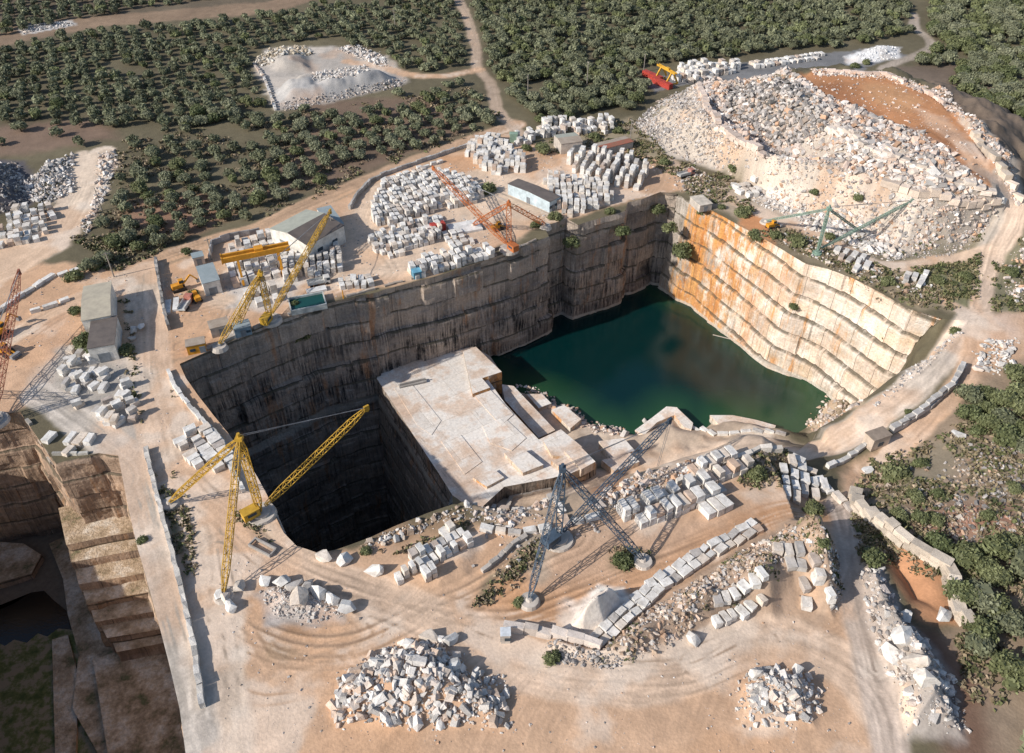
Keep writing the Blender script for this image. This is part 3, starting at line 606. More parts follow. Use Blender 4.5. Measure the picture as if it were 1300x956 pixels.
def prism(name, poly, ztop, zbot, mtop, mside, sub=.8, jig=.25, seed=0):
    """a flat-topped body of rock left standing: top sheet and stepped sides in one mesh"""
    pts, u = resample(list(poly) + [poly[0]], sub); pts = pts[:-1]; u = u[:-1]; n = len(pts)
    a = sum(pts[i][0] * pts[(i + 1) % n][1] - pts[(i + 1) % n][0] * pts[i][1] for i in range(n))
    if a < 0: pts = pts[::-1]
    nz = max(3, int((ztop - zbot) / .9)); rows = np.linspace(0, 1, nz)
    tan = np.roll(pts, -1, 0) - np.roll(pts, 1, 0); tan /= np.linalg.norm(tan, axis=1)[:, None] + 1e-9; nrm = np.stack([tan[:, 1], -tan[:, 0]], 1)
    Zg = np.repeat((ztop + (zbot - ztop) * rows)[None], n, 0); U = np.repeat(u[:, None], nz, 1)
    h = lambda i, j: np.abs(np.sin(i * 12.9898 + j * 78.233 + seed * 3.1) * 43758.5453) % 1
    off = (h(np.floor(U / 7), np.floor(Zg / 5)) - .5) * 2 * jig + np.floor((ztop - Zg) / 7) * .35 + (fbm(U, Zg + 90, 3, 3) - .5) * jig * 2; off[:, 0] = 0; off[:, 1:2] *= .7
    V = np.stack([pts[:, 0][:, None] + nrm[:, 0][:, None] * off, pts[:, 1][:, None] + nrm[:, 1][:, None] * off, Zg], -1)
    bm = bmesh.new(); vs = [[bm.verts.new(V[i, j]) for j in range(nz)] for i in range(n)]; uvl = bm.loops.layers.uv.new('UVMap')
    for i in range(n):
        i2 = (i + 1) % n
        for j in range(nz - 1):
            f = bm.faces.new((vs[i][j], vs[i][j + 1], vs[i2][j + 1], vs[i2][j])); f.material_index = 1
            ui = u[i]; uj = u[i2] if i2 else u[i] + sub
            for l, c in zip(f.loops, ((ui, j), (ui, j + 1), (uj, j + 1), (uj, j))): l[uvl].uv = (c[0] + seed * 31, -(ztop + (zbot - ztop) * rows[c[1]]))
    f = bm.faces.new([vs[i][0] for i in range(n)]); f.normal_update()
    if f.normal.z < 0: f.normal_flip()
    bmesh.ops.triangulate(bm, faces=[f])
    me = bpy.data.meshes.new(name); bm.to_mesh(me); bm.free(); me.materials.append(mtop); me.materials.append(mside)
    o = bpy.data.objects.new(name, me); COL.objects.link(o); return tag(o, kind='structure')
SLAB = PW([(478, 480), (486, 466), (600, 440), (622, 452), (637, 474), (619, 481), (641, 512), (662, 535), (684, 558), (712, 545), (742, 571), (757, 588), (735, 598),
           (700, 607), (640, 618), (605, 650), (574, 655), (574, 628), (555, 598), (530, 560), (500, 514)], -31)
prism('marble_bench', SLAB, -31, -108, M_SLAB, M_BACK, seed=1)
prism('marble_bench_step', PW([(588, 446), (604, 440), (637, 472), (612, 480), (622, 492), (600, 500)], -29.6), -29.6, -42, M_SLAB, M_RIGHT, seed=2)
prism('marble_bench_step', PW([(641, 508), (637, 488), (652, 490), (705, 546), (684, 556)], -34.5), -34.5, -42, M_SLAB, M_RIGHT, seed=3)
prism('marble_bench_step', PW([(690, 560), (712, 545), (740, 568), (722, 580), (700, 578)], -29.8), -29.8, -35, M_SLAB, M_RIGHT, seed=4)
prism('marble_bench_step', PW([(640, 575), (665, 570), (690, 590), (664, 600)], -29.4), -29.4, -35, M_SLAB, M_RIGHT, seed=5)
prism('marble_bench_step', PW([(700, 585), (722, 578), (745, 592), (722, 602)], -29.6), -29.6, -35, M_SLAB, M_RIGHT, seed=6)
for k, (pts, z) in enumerate([([(600, 500), (622, 494), (652, 526), (636, 540)], -30.75), ([(612, 540), (640, 530), (668, 556), (650, 572), (622, 562)], -30.8), ([(560, 560), (585, 552), (612, 586), (590, 602)], -30.82), ([(500, 492), (520, 484), (560, 534), (548, 552), (530, 540)], -30.85),
        ([(716, 572), (736, 566), (756, 586), (738, 596)], -28.9), ([(600, 606), (628, 596), (640, 606), (618, 618)], -30.1), ([(760, 560), (792, 556), (806, 572), (776, 582)], -34.4), ([(700, 520), (716, 514), (738, 532), (724, 544)], -36.4), ([(764, 584), (800, 575), (812, 586), (780, 598)], -33.6), ([(668, 500), (688, 500), (700, 512), (684, 518)], -36.8)]):
    prism('marble_bench_step', PW(pts, z), z, -42 if z < -31.5 else -32, M_SLAB, M_RIGHT, seed=20 + k, jig=.1)
prism('marble_quay', PW([(806, 546), (828, 530), (846, 516), (860, 517), (858, 526), (834, 536), (818, 552)], -37.5), -37.5, -43, M_SLAB, M_RIGHT, seed=7)
prism('marble_quay', PW([(860, 518), (880, 537), (878, 545), (868, 542), (856, 526)], -37.2), -37.2, -43, M_SLAB, M_RIGHT, seed=8)
prism('marble_quay', PW([(901, 527), (930, 527), (960, 533), (985, 540), (982, 548), (950, 541), (912, 538)], -37.6), -37.6, -43, M_SLAB, M_RIGHT, seed=9)
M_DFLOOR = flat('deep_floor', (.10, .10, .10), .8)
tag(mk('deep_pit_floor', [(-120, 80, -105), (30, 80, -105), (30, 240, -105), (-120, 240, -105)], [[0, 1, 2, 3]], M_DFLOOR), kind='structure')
# second pit
cliff('cliff_left_pit', RIM2[:10], -52, M_BROWN, 1, 3, seed=6, ledge=6, cellamp=.8)
cliff('cliff_left_pit', RIM2[9:], -52, M_BROWN, 1, 3, seed=7, ledge=6, cellamp=.8)
M_LEDGE = attr_mat('ledge_stone', .9, .5, .35)
def ledge(poly, z, seed):
    o = prism('rock_ledge', PW(poly, z), z, -52, M_SLAB2, M_BROWN, seed=seed)
def slab2():
    m, nt, b = nodes('weathered_ledge', .9); q = N(nt); g = q.n('NewGeometry').outputs['Position']
    a = q.ramp(q.noise(g, .16, 6, .7), [(.33, (.14, .14, .07)), (.42, (.34, .25, .16)), (.52, (.52, .40, .28)), (.64, (.68, .60, .50))])
    a = q.mix(1.0, a, q.ramp(q.noise(g, 1.3, 5, .7), [(.3, (.6,) * 3), (.7, (1.2,) * 3)]), 'MULTIPLY'); q.l(a, b.inputs['Base Color']); q.bump(q.noise(g, 2, 5), b, .8, .4); return m
M_SLAB2 = slab2()
LG_ = [(655, 74, -22), (690, 84, -24.5), (712, 90, -27), (740, 100, -29.5), (765, 110, -32), (788, 120, -34), (808, 136, -36.5), (826, 148, -39)]
for k in range(len(LG_) - 1):
    y0, x0, z0_ = LG_[k]; y1, x1, _ = LG_[k + 1]; jx = ((k * 37 % 11) - 5) * .3
    ledge([(x0, y0 - 10), (x1, y1 + 2), (x1 + 60, y1 - 9 + jx), (x1 + 130, y1 - 22), (x0 + 120, y0 - 40)], z0_, k + 1)
ledge([(62, 690), (80, 735), (86, 780), (100, 830), (92, 900), (150, 1000), (330, 1000), (290, 780), (110, 740), (84, 680)], -42, 15)
ledge([(118, 838), (150, 826), (225, 816), (300, 800), (340, 1040), (150, 1040), (128, 900)], -40.5, 16)
ledge([(-200, 690), (-60, 684), (30, 690), (52, 704), (40, 728), (-10, 742), (-200, 750)], -41.5, 17)
ledge([(66, 812), (86, 806), (100, 860), (96, 960), (70, 960)], -42.6, 18)
m, nt, b = nodes('pit_bottom_grass', .95); q = N(nt); g = q.n('NewGeometry').outputs['Position']
q.l(q.ramp(q.noise(g, .3, 6, .7), [(.35, (.06, .08, .025)), (.47, (.13, .14, .05)), (.56, (.26, .21, .14))]), b.inputs['Base Color'])
GPF = [P(x, y, -43.3) for x, y in ((-330, 830), (-40, 818), (-10, 812), (6, 820), (18, 812), (34, 816), (48, 804), (60, 808), (74, 798), (98, 800), (180, 1080), (-330, 1080))]
tag(mk('grass_pit_floor', GPF, None, m, tris=[[10, k, k + 1] for k in range(0, 9)] + [[10, 11, 0]]), kind='structure')

# ------------------------------------------------------------------ water
def water_mat(name, deep, shal):
    m, nt, b = nodes(name, .12, .4); q = N(nt); a = q.n('Attribute', attribute_name='tint'); g = q.n('NewGeometry').outputs['Position']
    k = q.math('ADD', a.outputs['Fac'], q.math('MULTIPLY', q.math('SUBTRACT', q.noise(g, .08, 5, .6), .5), .22))
    q.l(q.ramp(k, [(.08, deep), (.45, tuple((x + y) / 2 for x, y in zip(deep, shal))), (.95, shal)]), b.inputs['Base Color'])
    q.bump(q.noise(g, 1.4, 4), b, .25, .12); return m
M_WATER = water_mat('quarry_water', (.001, .019, .020), (.018, .062, .028))
wx_, wy_ = np.meshgrid(np.linspace(-20, 135, 150), np.linspace(170, 280, 110)); wxf = wx_.ravel(); wyf = wy_.ravel()
ds = dline(wxf, wyf, SHORE)[0]; dr = dline(wxf, wyf, RIGHT_TOP)[0]
shv = np.clip(1 - ds / 16, 0, 1) ** 1.6 + .5 * np.clip(1 - np.abs(dr - 7) / 14, 0, 1) ** 2 + .30 * sstep(50, 118, wxf) * sstep(235, 195, wyf)
iw = np.arange(len(wxf)).reshape(wx_.shape); Fw = np.stack([iw[:-1, :-1], iw[:-1, 1:], iw[1:, 1:], iw[1:, :-1]], -1).reshape(-1, 4)
# the sheet of water fills the pit basin only, so it stops under the rim
cmx = wxf[Fw].mean(1); cmy = wyf[Fw].mean(1); kw = inpoly(cmx, cmy, RIM) & (cmx > -12)
tag(mk('quarry_lake', np.stack([wxf, wyf, np.full(len(wxf), WATER_Z)], 1), Fw[kw], M_WATER, tint=np.repeat(np.clip(shv, 0, 1)[:, None], 3, 1)), kind='structure')
M_BLACKW = water_mat('dark_water', (.002, .003, .004), (.004, .006, .006))
PD = [P(x, y, -43.7) for x, y in ((-200, 790), (-60, 772), (-5, 776), (18, 766), (40, 752), (56, 750), (68, 762), (84, 775), (90, 800), (92, 822), (70, 830), (-200, 850))]
tag(mk('dark_pond', PD, None, M_BLACKW, tris=[[11, k, k + 1] for k in range(10)], tint=np.zeros((12, 3))), kind='structure')
tag(mk('pit_floor', [(*P(-330, 640, -44)[:2], -44), (*P(-330, 1080, -44)[:2], -44), (*P(180, 1080, -44)[:2], -44), (*P(140, 640, -44)[:2], -44)], [[0, 1, 2, 3]], flat('pit_earth_painted_shade', (.17, .135, .10), .95)), kind='structure')  # earth darkened: shade of the pit walls is put into its colour
pp = G(1292, 38); M_POND = water_mat('pond_water', (.01, .05, .06), (.02, .09, .09))
a = np.arange(20) * math.pi / 10
V = [(pp[0] + 22 + 24 * math.cos(t), pp[1] + 9 * math.sin(t), pp[2] + .35) for t in a]
tag(mk('pond', V + [(pp[0] + 22, pp[1], pp[2] + .35)], None, M_POND, tris=[[i, (i + 1) % 20, 20] for i in range(20)], tint=np.full((21, 3), .5)), kind='structure')
#==OBJECTS==
# ------------------------------------------------------------------ rocks and rubble
ROCKT = []
for k in range(14):
    r = np.random.default_rng(100 + k); v = CUBE * 1.0
    v = v * (0.72 + .45 * r.random((8, 3))) ; v[4:, :2] *= .55 + .5 * r.random(); ROCKT.append(v)
ROCKT = np.array(ROCKT)
ph = (1 + 5 ** .5) / 2; ICO = np.array([[-1, ph, 0], [1, ph, 0], [-1, -ph, 0], [1, -ph, 0], [0, -1, ph], [0, 1, ph], [0, -1, -ph], [0, 1, -ph], [ph, 0, -1], [ph, 0, 1], [-ph, 0, -1], [-ph, 0, 1]]) / 3.4
IF = np.array([[0, 11, 5], [0, 5, 1], [0, 1, 7], [0, 7, 10], [0, 10, 11], [1, 5, 9], [5, 11, 4], [11, 10, 2], [10, 7, 6], [7, 1, 8], [3, 9, 4], [3, 4, 2], [3, 2, 6], [3, 6, 8], [3, 8, 9], [4, 9, 5], [2, 4, 11], [6, 2, 10], [8, 6, 7], [9, 8, 1]])
ICOT = np.array([ICO * (.62 + .75 * np.random.default_rng(500 + k).random((12, 1))) for k in range(14)])
def rotm(n, tilt):
    a = rng.random(n) * 2 * math.pi; b = (rng.random(n) - .5) * 2 * tilt; c = (rng.random(n) - .5) * 2 * tilt
    ca, sa, cb, sb, cc, sc = np.cos(a), np.sin(a), np.cos(b), np.sin(b), np.cos(c), np.sin(c); z = np.zeros(n); o = np.ones(n)
    Rz = np.array([[ca, -sa, z], [sa, ca, z], [z, z, o]]); Ry = np.array([[cb, z, sb], [z, o, z], [-sb, z, cb]]); Rx = np.array([[o, z, z], [z, cc, -sc], [z, sc, cc]])
    return np.einsum('ijn,jkn,kln->nil', Rz, Ry, Rx)
def rocks(xyz, size, cols, tilt=.7):
    out = []; ico = rng.random(len(xyz)) < .55; cols = np.array(cols)
    for sel, TT in ((~ico, ROCKT), (ico, ICOT)):
        n = int(sel.sum()); T = TT[rng.integers(0, len(TT), n)]; nv = TT.shape[1]
        sc = size[sel][:, None] * np.stack([1.0 + .6 * rng.random(n), .7 + .4 * rng.random(n), .5 + .35 * rng.random(n)], 1)
        V = np.einsum('nij,nvj->nvi', rotm(n, tilt), T * sc[:, None, :]) + xyz[sel][:, None, :]
        C = cols[rng.integers(0, len(cols), n)] * (.70 + .5 * rng.random((n, 1))); out.append((V.reshape(-1, 3), np.repeat(C, nv, 0), n))
    (V1, C1, n1), (V2, C2, n2) = out
    F = (CF[None] + (np.arange(n1) * 8)[:, None, None]).reshape(-1, 4); T_ = (IF[None] + (np.arange(n2) * 12)[:, None, None]).reshape(-1, 3) + n1 * 8
    return np.concatenate([V1, V2]), F, np.concatenate([C1, C2]), T_
def scatter(poly, n):
    a = np.array(poly); lo = a[:, :2].min(0); hi = a[:, :2].max(0)
    p = lo + rng.random((int(n * 3) + 50, 2)) * (hi - lo); p = p[inpoly(p[:, 0], p[:, 1], poly)]; return p
def parea(poly):
    a = np.array(poly)[:, :2]; b = np.roll(a, -1, 0); return abs((a[:, 0] * b[:, 1] - b[:, 0] * a[:, 1]).sum()) / 2
W1 = [(.70, .67, .64), (.62, .59, .56), (.66, .57, .50), (.50, .48, .46)]
PK = [(.66, .57, .51), (.60, .46, .37), (.72, .67, .63), (.56, .36, .24), (.60, .53, .48), (.45, .40, .37), (.62, .50, .43)]
GR = [(.38, .355, .34), (.50, .47, .45), (.30, .275, .26), (.58, .54, .51), (.44, .36, .30)]
BR = [(.42, .32, .24), (.55, .46, .38), (.34, .26, .20), (.60, .54, .48), (.50, .34, .24)]
DK = [(.20, .19, .18), (.30, .28, .27), (.14, .13, .12), (.40, .37, .35)]
def rubble(label, pts, dens, s0, s1, cols, lift=.12, clump=0.0, world=False, tilt=.8, power=2.8, cat='rubble heap', name='rubble_heap'):
    poly = pts if world else GP(pts); A = parea(poly); n = int(A * dens * 1.45)
    a = np.array(poly)[:, :2]; lo = a.min(0); hi = a.max(0); out = np.zeros((0, 2))
    while len(out) < n:
        p = lo + rng.random((n + 200, 2)) * (hi - lo); k = inpoly(p[:, 0], p[:, 1], poly)
        if clump: k &= fbm(p[:, 0], p[:, 1], 6, 3) > clump + .05 * rng.normal(size=len(p))
        e = dline(p[:, 0], p[:, 1], poly, True)[0]; k &= (e > 1.2 * rng.random(len(p)) ** 2 * 2.0)
        out = np.concatenate([out, p[k]])
        if k.sum() < 3: break
    out = out[:n]; size = (s0 + (s1 - s0) * rng.random(len(out)) ** power) * .74
    z = zat(out[:, 0], out[:, 1]) + size * lift
    cols = list(cols)
    fp = out[rng.integers(0, len(out), len(out))] + rng.normal(size=(len(out), 2)) * s0 * 1.5; fs = s0 * (.35 + .5 * rng.random(len(fp)))
    XYZ = np.concatenate([np.stack([out[:, 0], out[:, 1], z], 1), np.stack([fp[:, 0], fp[:, 1], zat(fp[:, 0], fp[:, 1]) + fs * .1], 1)])
    V, F, C, T_ = rocks(XYZ, np.concatenate([size, fs]), cols, tilt)
    return tag(mk(name, V, F, M_ROCK, tint=C, tris=T_), label, cat, kind='stuff')
rubble('pale boulders tumbling down the crown of the spoil hill', [(884, 108), (905, 95), (1012, 92), (1050, 122), (1095, 138), (1120, 153), (1165, 166), (1205, 192), (1240, 232), (1262, 240), (1270, 275), (1235, 272), (1150, 250), (1050, 215), (960, 192), (905, 152)], .75, .6, 3.0, PK + GR[:2], .2)
rubble('grey broken stone on the left flank of the spoil hill', [(802, 158), (835, 128), (885, 106), (905, 150), (955, 190), (930, 218), (880, 208), (840, 190)], 1.3, .4, 1.6, GR)
rubble('small tan stones covering the lower left face of the spoil hill', [(880, 150), (905, 160), (970, 200), (1010, 215), (1010, 262), (930, 222), (890, 200)], 1.3, .25, 1.3, BR + GR, .15)
rubble('grey stones in the hollow near the top of the spoil hill', [(915, 112), (1000, 105), (1040, 130), (1055, 165), (1010, 190), (960, 180), (925, 150)], 1.1, .6, 2.6, GR + DK, .75)
rubble('ridge of large pink blocks curving down the left shoulder of the spoil hill', [(884, 108), (915, 104), (925, 130), (930, 155), (975, 190), (960, 200), (905, 165), (893, 135)], .5, 1.6, 3.6, PK, .35)
rubble('band of big pale blocks under the orange plateau', [(1055, 165), (1110, 185), (1180, 208), (1262, 245), (1262, 268), (1180, 245), (1100, 215), (1050, 190)], .35, 1.8, 3.8, PK + W1, .35)
rubble('beige stone scree on the front slope of the spoil hill', [(940, 190), (1050, 212), (1150, 250), (1262, 272), (1250, 295), (1160, 322), (1060, 290), (1000, 262), (945, 222)], 1.9, .3, 1.9, PK + GR[:2])
rubble('loose stones edging the right rim of the spoil hill', [(1178, 112), (1200, 112), (1250, 160), (1290, 225), (1300, 262), (1285, 260), (1262, 212), (1222, 158)], .8, .7, 2.2, PK)
rubble('row of white boulders behind the orange plateau of the spoil hill', [(1030, 96), (1033, 88), (1130, 93), (1180, 110), (1170, 118), (1125, 100)], 1.0, .8, 1.9, PK)
rubble('scattered stones on the orange plateau of the spoil hill', [(1030, 98), (1130, 100), (1185, 128), (1220, 165), (1250, 215), (1230, 222), (1180, 180), (1110, 150), (1050, 120)], .10, .25, 1.3, PK, .1)
rubble('loose pebbles scattered over the near dirt yard', [(270, 690), (330, 690), (405, 712), (500, 745), (640, 745), (760, 700), (960, 650), (1060, 650), (1060, 790), (1100, 860), (1100, 1000), (260, 1000)], .11, .12, .6, PK + GR, .05, clump=.42, power=4)
rubble('loose pebbles on the left dirt yards and roads', [(0, 350), (170, 345), (200, 470), (240, 600), (190, 580), (60, 500), (0, 520)], .10, .15, .8, PK + GR, .05, clump=.45, power=4)
rubble('small stone litter across the block yards', [(200, 350), (330, 292), (470, 235), (640, 175), (860, 210), (860, 240), (700, 290), (430, 376), (240, 455), (195, 450)], .10, .2, 1.0, W1 + GR, .05, clump=.45, power=3)
rubble('broken stone spilling over the rim of the great back wall', [(240, 462), (345, 414), (430, 384), (545, 355), (640, 325), (695, 303), (690, 296), (640, 316), (540, 346), (430, 373), (340, 403), (236, 452)], .5, .2, 1.0, GR + BR, .1, clump=.45)
rubble('stone litter along the low banks below the blue derrick', [(600, 660), (650, 668), (720, 672), (760, 655), (780, 680), (720, 700), (680, 700), (620, 740), (600, 720), (610, 690)], .45, .2, 1.4, GR + BR + PK, .15, clump=.42)
rubble('white marble boulders dumped beneath the spoil hill beside the green derrick', [(1010, 262), (1025, 255), (1090, 285), (1150, 312), (1145, 330), (1105, 325), (1060, 300), (1020, 290)], .9, .9, 2.6, W1, .3)
rubble('white stone chips spread below the spoil hill', [(925, 232), (975, 225), (1015, 258), (1020, 282), (960, 262)], .9, .3, 1.9, W1)
rubble('fine grey rubble strip above the right road fork', [(1060, 290), (1150, 318), (1240, 300), (1230, 318), (1180, 328), (1120, 332), (1060, 305)], .9, .3, 1.1, GR)
rubble('small grey stone heap ringed by big boulders on the dirt yard', [(330, 752), (345, 744), (400, 748), (438, 768), (435, 785), (385, 794), (345, 784)], 3.2, .22, .9, W1 + GR[:2], .3)
rubble('white boulder heap at the bottom edge below the dirt crossing', [(425, 862), (470, 832), (520, 808), (558, 812), (600, 848), (640, 860), (650, 925), (420, 925)], 1.5, .5, 2.3, W1 + [(.60, .47, .38)], .3)
rubble('brownish stone along the long berm in the lower right', [(765, 825), (812, 780), (880, 738), (950, 695), (1000, 668), (1010, 700), (985, 720), (900, 770), (890, 795), (840, 830), (790, 848)], 3.0, .2, 1.3, BR + GR[:2] + PK[:2], .15)
rubble('dark stones piled under the low block wall', [(690, 812), (760, 824), (800, 838), (780, 852), (720, 846), (695, 830)], 2.2, .3, 1.2, DK + GR, .2)
rubble('grey scree on the crest between the two block rows', [(975, 675), (1040, 668), (1066, 700), (1070, 765), (1055, 780), (1045, 730), (1010, 690)], 1.8, .25, 1.2, GR + W1)
rubble('long ridge of tipped stone beside the narrow grey track', [(1090, 722), (1122, 722), (1140, 768), (1170, 805), (1210, 860), (1230, 930), (1150, 930), (1122, 850), (1100, 790)], 1.5, .3, 1.9, GR + W1 + PK[:1], .2)
rubble('white boulders in the bottom right beside the dirt bend', [(935, 864), (960, 846), (1018, 852), (1045, 880), (1035, 925), (930, 925)], 1.1, .5, 2.0, W1, .3)
rubble('scattered stones among the bushes at the right edge', [(1120, 580), (1200, 560), (1300, 560), (1330, 640), (1300, 720), (1200, 700), (1140, 650), (1100, 620)], .5, .25, 1.3, BR + DK + GR[:1], .15, clump=.5)
rubble('rusty pink rubble patch between the bushes', [(1160, 650), (1240, 640), (1320, 660), (1320, 700), (1240, 710), (1180, 690)], .8, .3, 1.2, BR + DK + [(.42, .24, .18)], .2)
rubble('grey stones below the bushy slope at the far right', [(1230, 570), (1320, 555), (1320, 640), (1260, 640)], .7, .3, 1.3, GR + DK, .2)
rubble('white stones beside the road junction', [(1238, 440), (1262, 425), (1295, 430), (1290, 470), (1250, 480), (1232, 462)], .35, .8, 2.4, W1, .3)
rubble('whitish stone bank at the right edge above the junction', [(1268, 340), (1300, 300), (1330, 330), (1330, 395), (1280, 385)], .4, .5, 2.0, PK, .2)
rubble('mixed marble scrap in the upper left clearing', [(22, 245), (60, 205), (100, 195), (92, 215), (100, 240), (60, 262)], 1.1, .5, 2.0, W1 + GR[:1], .3)
rubble('marble scrap beside the trees in the upper left', [(122, 195), (148, 190), (150, 215), (130, 262), (110, 300), (100, 290), (120, 250)], .5, .5, 2.2, W1 + PK[:2], .3)
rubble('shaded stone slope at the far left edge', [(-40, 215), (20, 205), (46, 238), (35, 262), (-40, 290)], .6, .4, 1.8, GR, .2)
rubble('cream boulders at the back of the small clearing', [(325, 75), (345, 62), (390, 58), (398, 70), (340, 84), (322, 84)], .5, .8, 2.6, [(.60, .52, .40), (.7, .66, .6), (.5, .42, .32)], .3)
rubble('grey rubble bank along the front of the clearing', [(352, 133), (400, 120), (480, 105), (515, 98), (512, 110), (420, 130), (360, 143)], .9, .4, 1.5, GR, .2)
rubble('white boulders along the middle of the clearing', [(395, 100), (400, 92), (465, 82), (470, 90), (420, 100)], .5, .8, 2.0, W1, .3)
rubble('white boulders at the right end of the clearing', [(425, 62), (450, 56), (485, 70), (495, 86), (480, 84), (455, 74)], .5, .8, 2.3, W1, .3)
rubble('distant pale rubble strip in the far olive fields', [(22, 38), (40, 32), (88, 27), (97, 32), (60, 38), (28, 45)], .4, .7, 1.9, W1, .3)
rubble('white stone powder and lumps on the far gravel yard', [(1080, 72), (1115, 58), (1145, 62), (1138, 76), (1100, 80)], .4, .4, 1.6, [(.74, .74, .74), (.66, .66, .67)], .2)
rubble('broken stone on the slope between lake road and terraces', [(1092, 530), (1135, 488), (1180, 450), (1212, 418), (1222, 425), (1185, 462), (1150, 490), (1095, 530)], 1.1, .3, 1.3, GR + W1, .2)
rubble('rubble along the lake shore in front of the benches', [(642, 488), (668, 490), (692, 497), (715, 511), (738, 522), (750, 533), (778, 540), (803, 548), (790, 556), (750, 548), (712, 530), (680, 505)], 1.1, .4, 2.2, PK, .2)
rubble('broken rock at the right corner of the lake', [(1032, 520), (1052, 500), (1078, 494), (1100, 508), (1060, 535), (1030, 545), (1018, 540)], .7, .4, 1.9, BR + PK, .1)
rubble('stone bank between the near dirt track and the benches', [(600, 640), (640, 636), (700, 640), (690, 660), (640, 672), (600, 665)], .9, .4, 1.9, PK + W1, .2)
rubble('stone bank below the blue derrick boom', [(740, 640), (800, 605), (880, 585), (930, 590), (880, 612), (800, 640), (760, 655)], .8, .5, 2.3, PK + W1, .2)
rubble('broken rock lip beside the deep shaft', [(440, 694), (500, 672), (560, 650), (600, 640), (602, 655), (560, 668), (500, 690), (460, 702)], 1.2, .4, 1.9, BR + W1, .25)
rubble('rough ground stones behind the curved rock edge', [(850, 215), (880, 212), (925, 235), (900, 250), (860, 245)], .6, .3, 1.6, BR + GR, .2)
rubble('stones strewn on the dry slope above the orange cliff', [(1000, 285), (1060, 310), (1110, 340), (1180, 360), (1190, 385), (1110, 362), (1040, 335), (980, 305)], .35, .4, 1.9, W1 + BR, .2)
rubble('stones on the shelf by the left dark pit', [(130, 840), (150, 830), (190, 835), (215, 870), (200, 900), (150, 900)], .5, .3, 1.6, BR + GR, .2)

# ------------------------------------------------------------------ cut marble blocks
BL = []       # (x, y, z, rz, l, w, h, label)
ORD = ['first', 'second', 'third', 'fourth', 'fifth', 'sixth', 'seventh', 'eighth', 'ninth', 'tenth', 'eleventh', 'twelfth', 'thirteenth', 'fourteenth', 'fifteenth', 'sixteenth', 'seventeenth', 'eighteenth', 'nineteenth', 'twentieth', 'twenty first', 'twenty second', 'twenty third', 'twenty fourth', 'last']
def stack(desc, pts, d, dims=(2.6, 1.7, 1.6), pitch=(2.2, 3.3), layers=2, miss=.12, jit=.25, turn=False, prob=.6):
    poly = GP(pts); a = G(*d[0]); b = G(*d[1]); an = math.atan2(b[1] - a[1], b[0] - a[0]); ca, sa = math.cos(an), math.sin(an)
    A = np.array(poly)[:, :2]; uu = A[:, 0] * ca + A[:, 1] * sa; vv = -A[:, 0] * sa + A[:, 1] * ca
    r = 0; v = vv.min() + pitch[1] * .3
    while v < vv.max():
        k = 0; u = uu.min() + pitch[0] * .3 * rng.random()
        while u < uu.max():
            x, y = u * ca - v * sa, u * sa + v * ca
            l, w_, h = (dims[i] * (.8 + .4 * rng.random()) for i in range(3))
            if inpoly(np.array([x]), np.array([y]), poly)[0] and rng.random() > miss:
                z = float(zat(x, y)); n = 1 + sum(rng.random() < prob for _ in range(layers - 1))
                for j in range(n):
                    rz = an + math.pi / 2 + (rng.random() - .5) * jit
                    if j: l, w_, h = l * (.85 + .15 * rng.random()), w_ * (.85 + .15 * rng.random()), dims[2] * (.8 + .3 * rng.random())
                    hgt = '' if n == 1 else (' on top' if j == n - 1 else ' underneath')
                    lab = f"marble block{hgt}, {ORD[min(k, 24)]} along the {ORD[min(r, 24)]} row {desc}"
                    BL.append([x + (rng.random() - .5) * jit, y + (rng.random() - .5) * jit, z, rz, l, w_, h, lab, j == n - 1])
                    z += h
                k += 1
            u += pitch[0] * (.94 + .12 * rng.random()) 
        r += 1; v += pitch[1] * (.96 + .1 * rng.random())
def line(desc, pts, dims=(2.6, 1.7, 1.5), gap=.25, rows=1, jit=.2, layers=1):
    pl = GP(pts); L = 0; k = 0
    for a, b in zip(pl[:-1], pl[1:]):
        dx, dy = b[0] - a[0], b[1] - a[1]; D = math.hypot(dx, dy); an = math.atan2(dy, dx); t = L
        while t < D:
            l, w_, h = (dims[i] * (.75 + .5 * rng.random()) for i in range(3))
            for r in range(rows):
                o = r * (dims[1] + .35); x = a[0] + dx / D * (t + l / 2) - dy / D * o; y = a[1] + dy / D * (t + l / 2) + dx / D * o
                z = float(zat(x, y)) - .1
                for j in range(layers if rng.random() < .7 else 1):
                    BL.append([x, y, z, an + (rng.random() - .5) * jit, l, w_, h, f"marble block, {ORD[min(k, 24)]} in the line {desc}" + (' upper layer' if j else '') + ((', inner side', ', outer side')[r] if rows > 1 else ''), True]); z += h
            t += l + gap; k += 1
        L = t - D
stack('beside the blue derrick', [(784, 668), (792, 642), (850, 614), (925, 580), (950, 590), (940, 612), (895, 636), (850, 655), (798, 678)], [(795, 672), (930, 618)], (3.2, 1.9, 1.8), (2.1, 3.8), 2, .03, .12)
stack('set apart near the derrick blocks', [(880, 648), (918, 632), (926, 642), (890, 662)], [(885, 660), (925, 642)], (3.4, 2.0, 2.0), (2.3, 4.0), 1, .0, .1)
stack('by the deep shaft stockpile', [(505, 738), (520, 715), (570, 672), (588, 672), (598, 690), (585, 705), (560, 722), (540, 740)], [(515, 742), (580, 706)], (2.1, 1.4, 1.4), (1.65, 2.5), 2, .04, .2, prob=.35)
stack('on the track corner above the curved wall', [(968, 612), (985, 590), (1010, 588), (1050, 615), (1040, 640), (1000, 636)], [(975, 620), (1035, 645)], (2.9, 1.9, 1.7), (2.5, 3.8), 1, .1, .3)
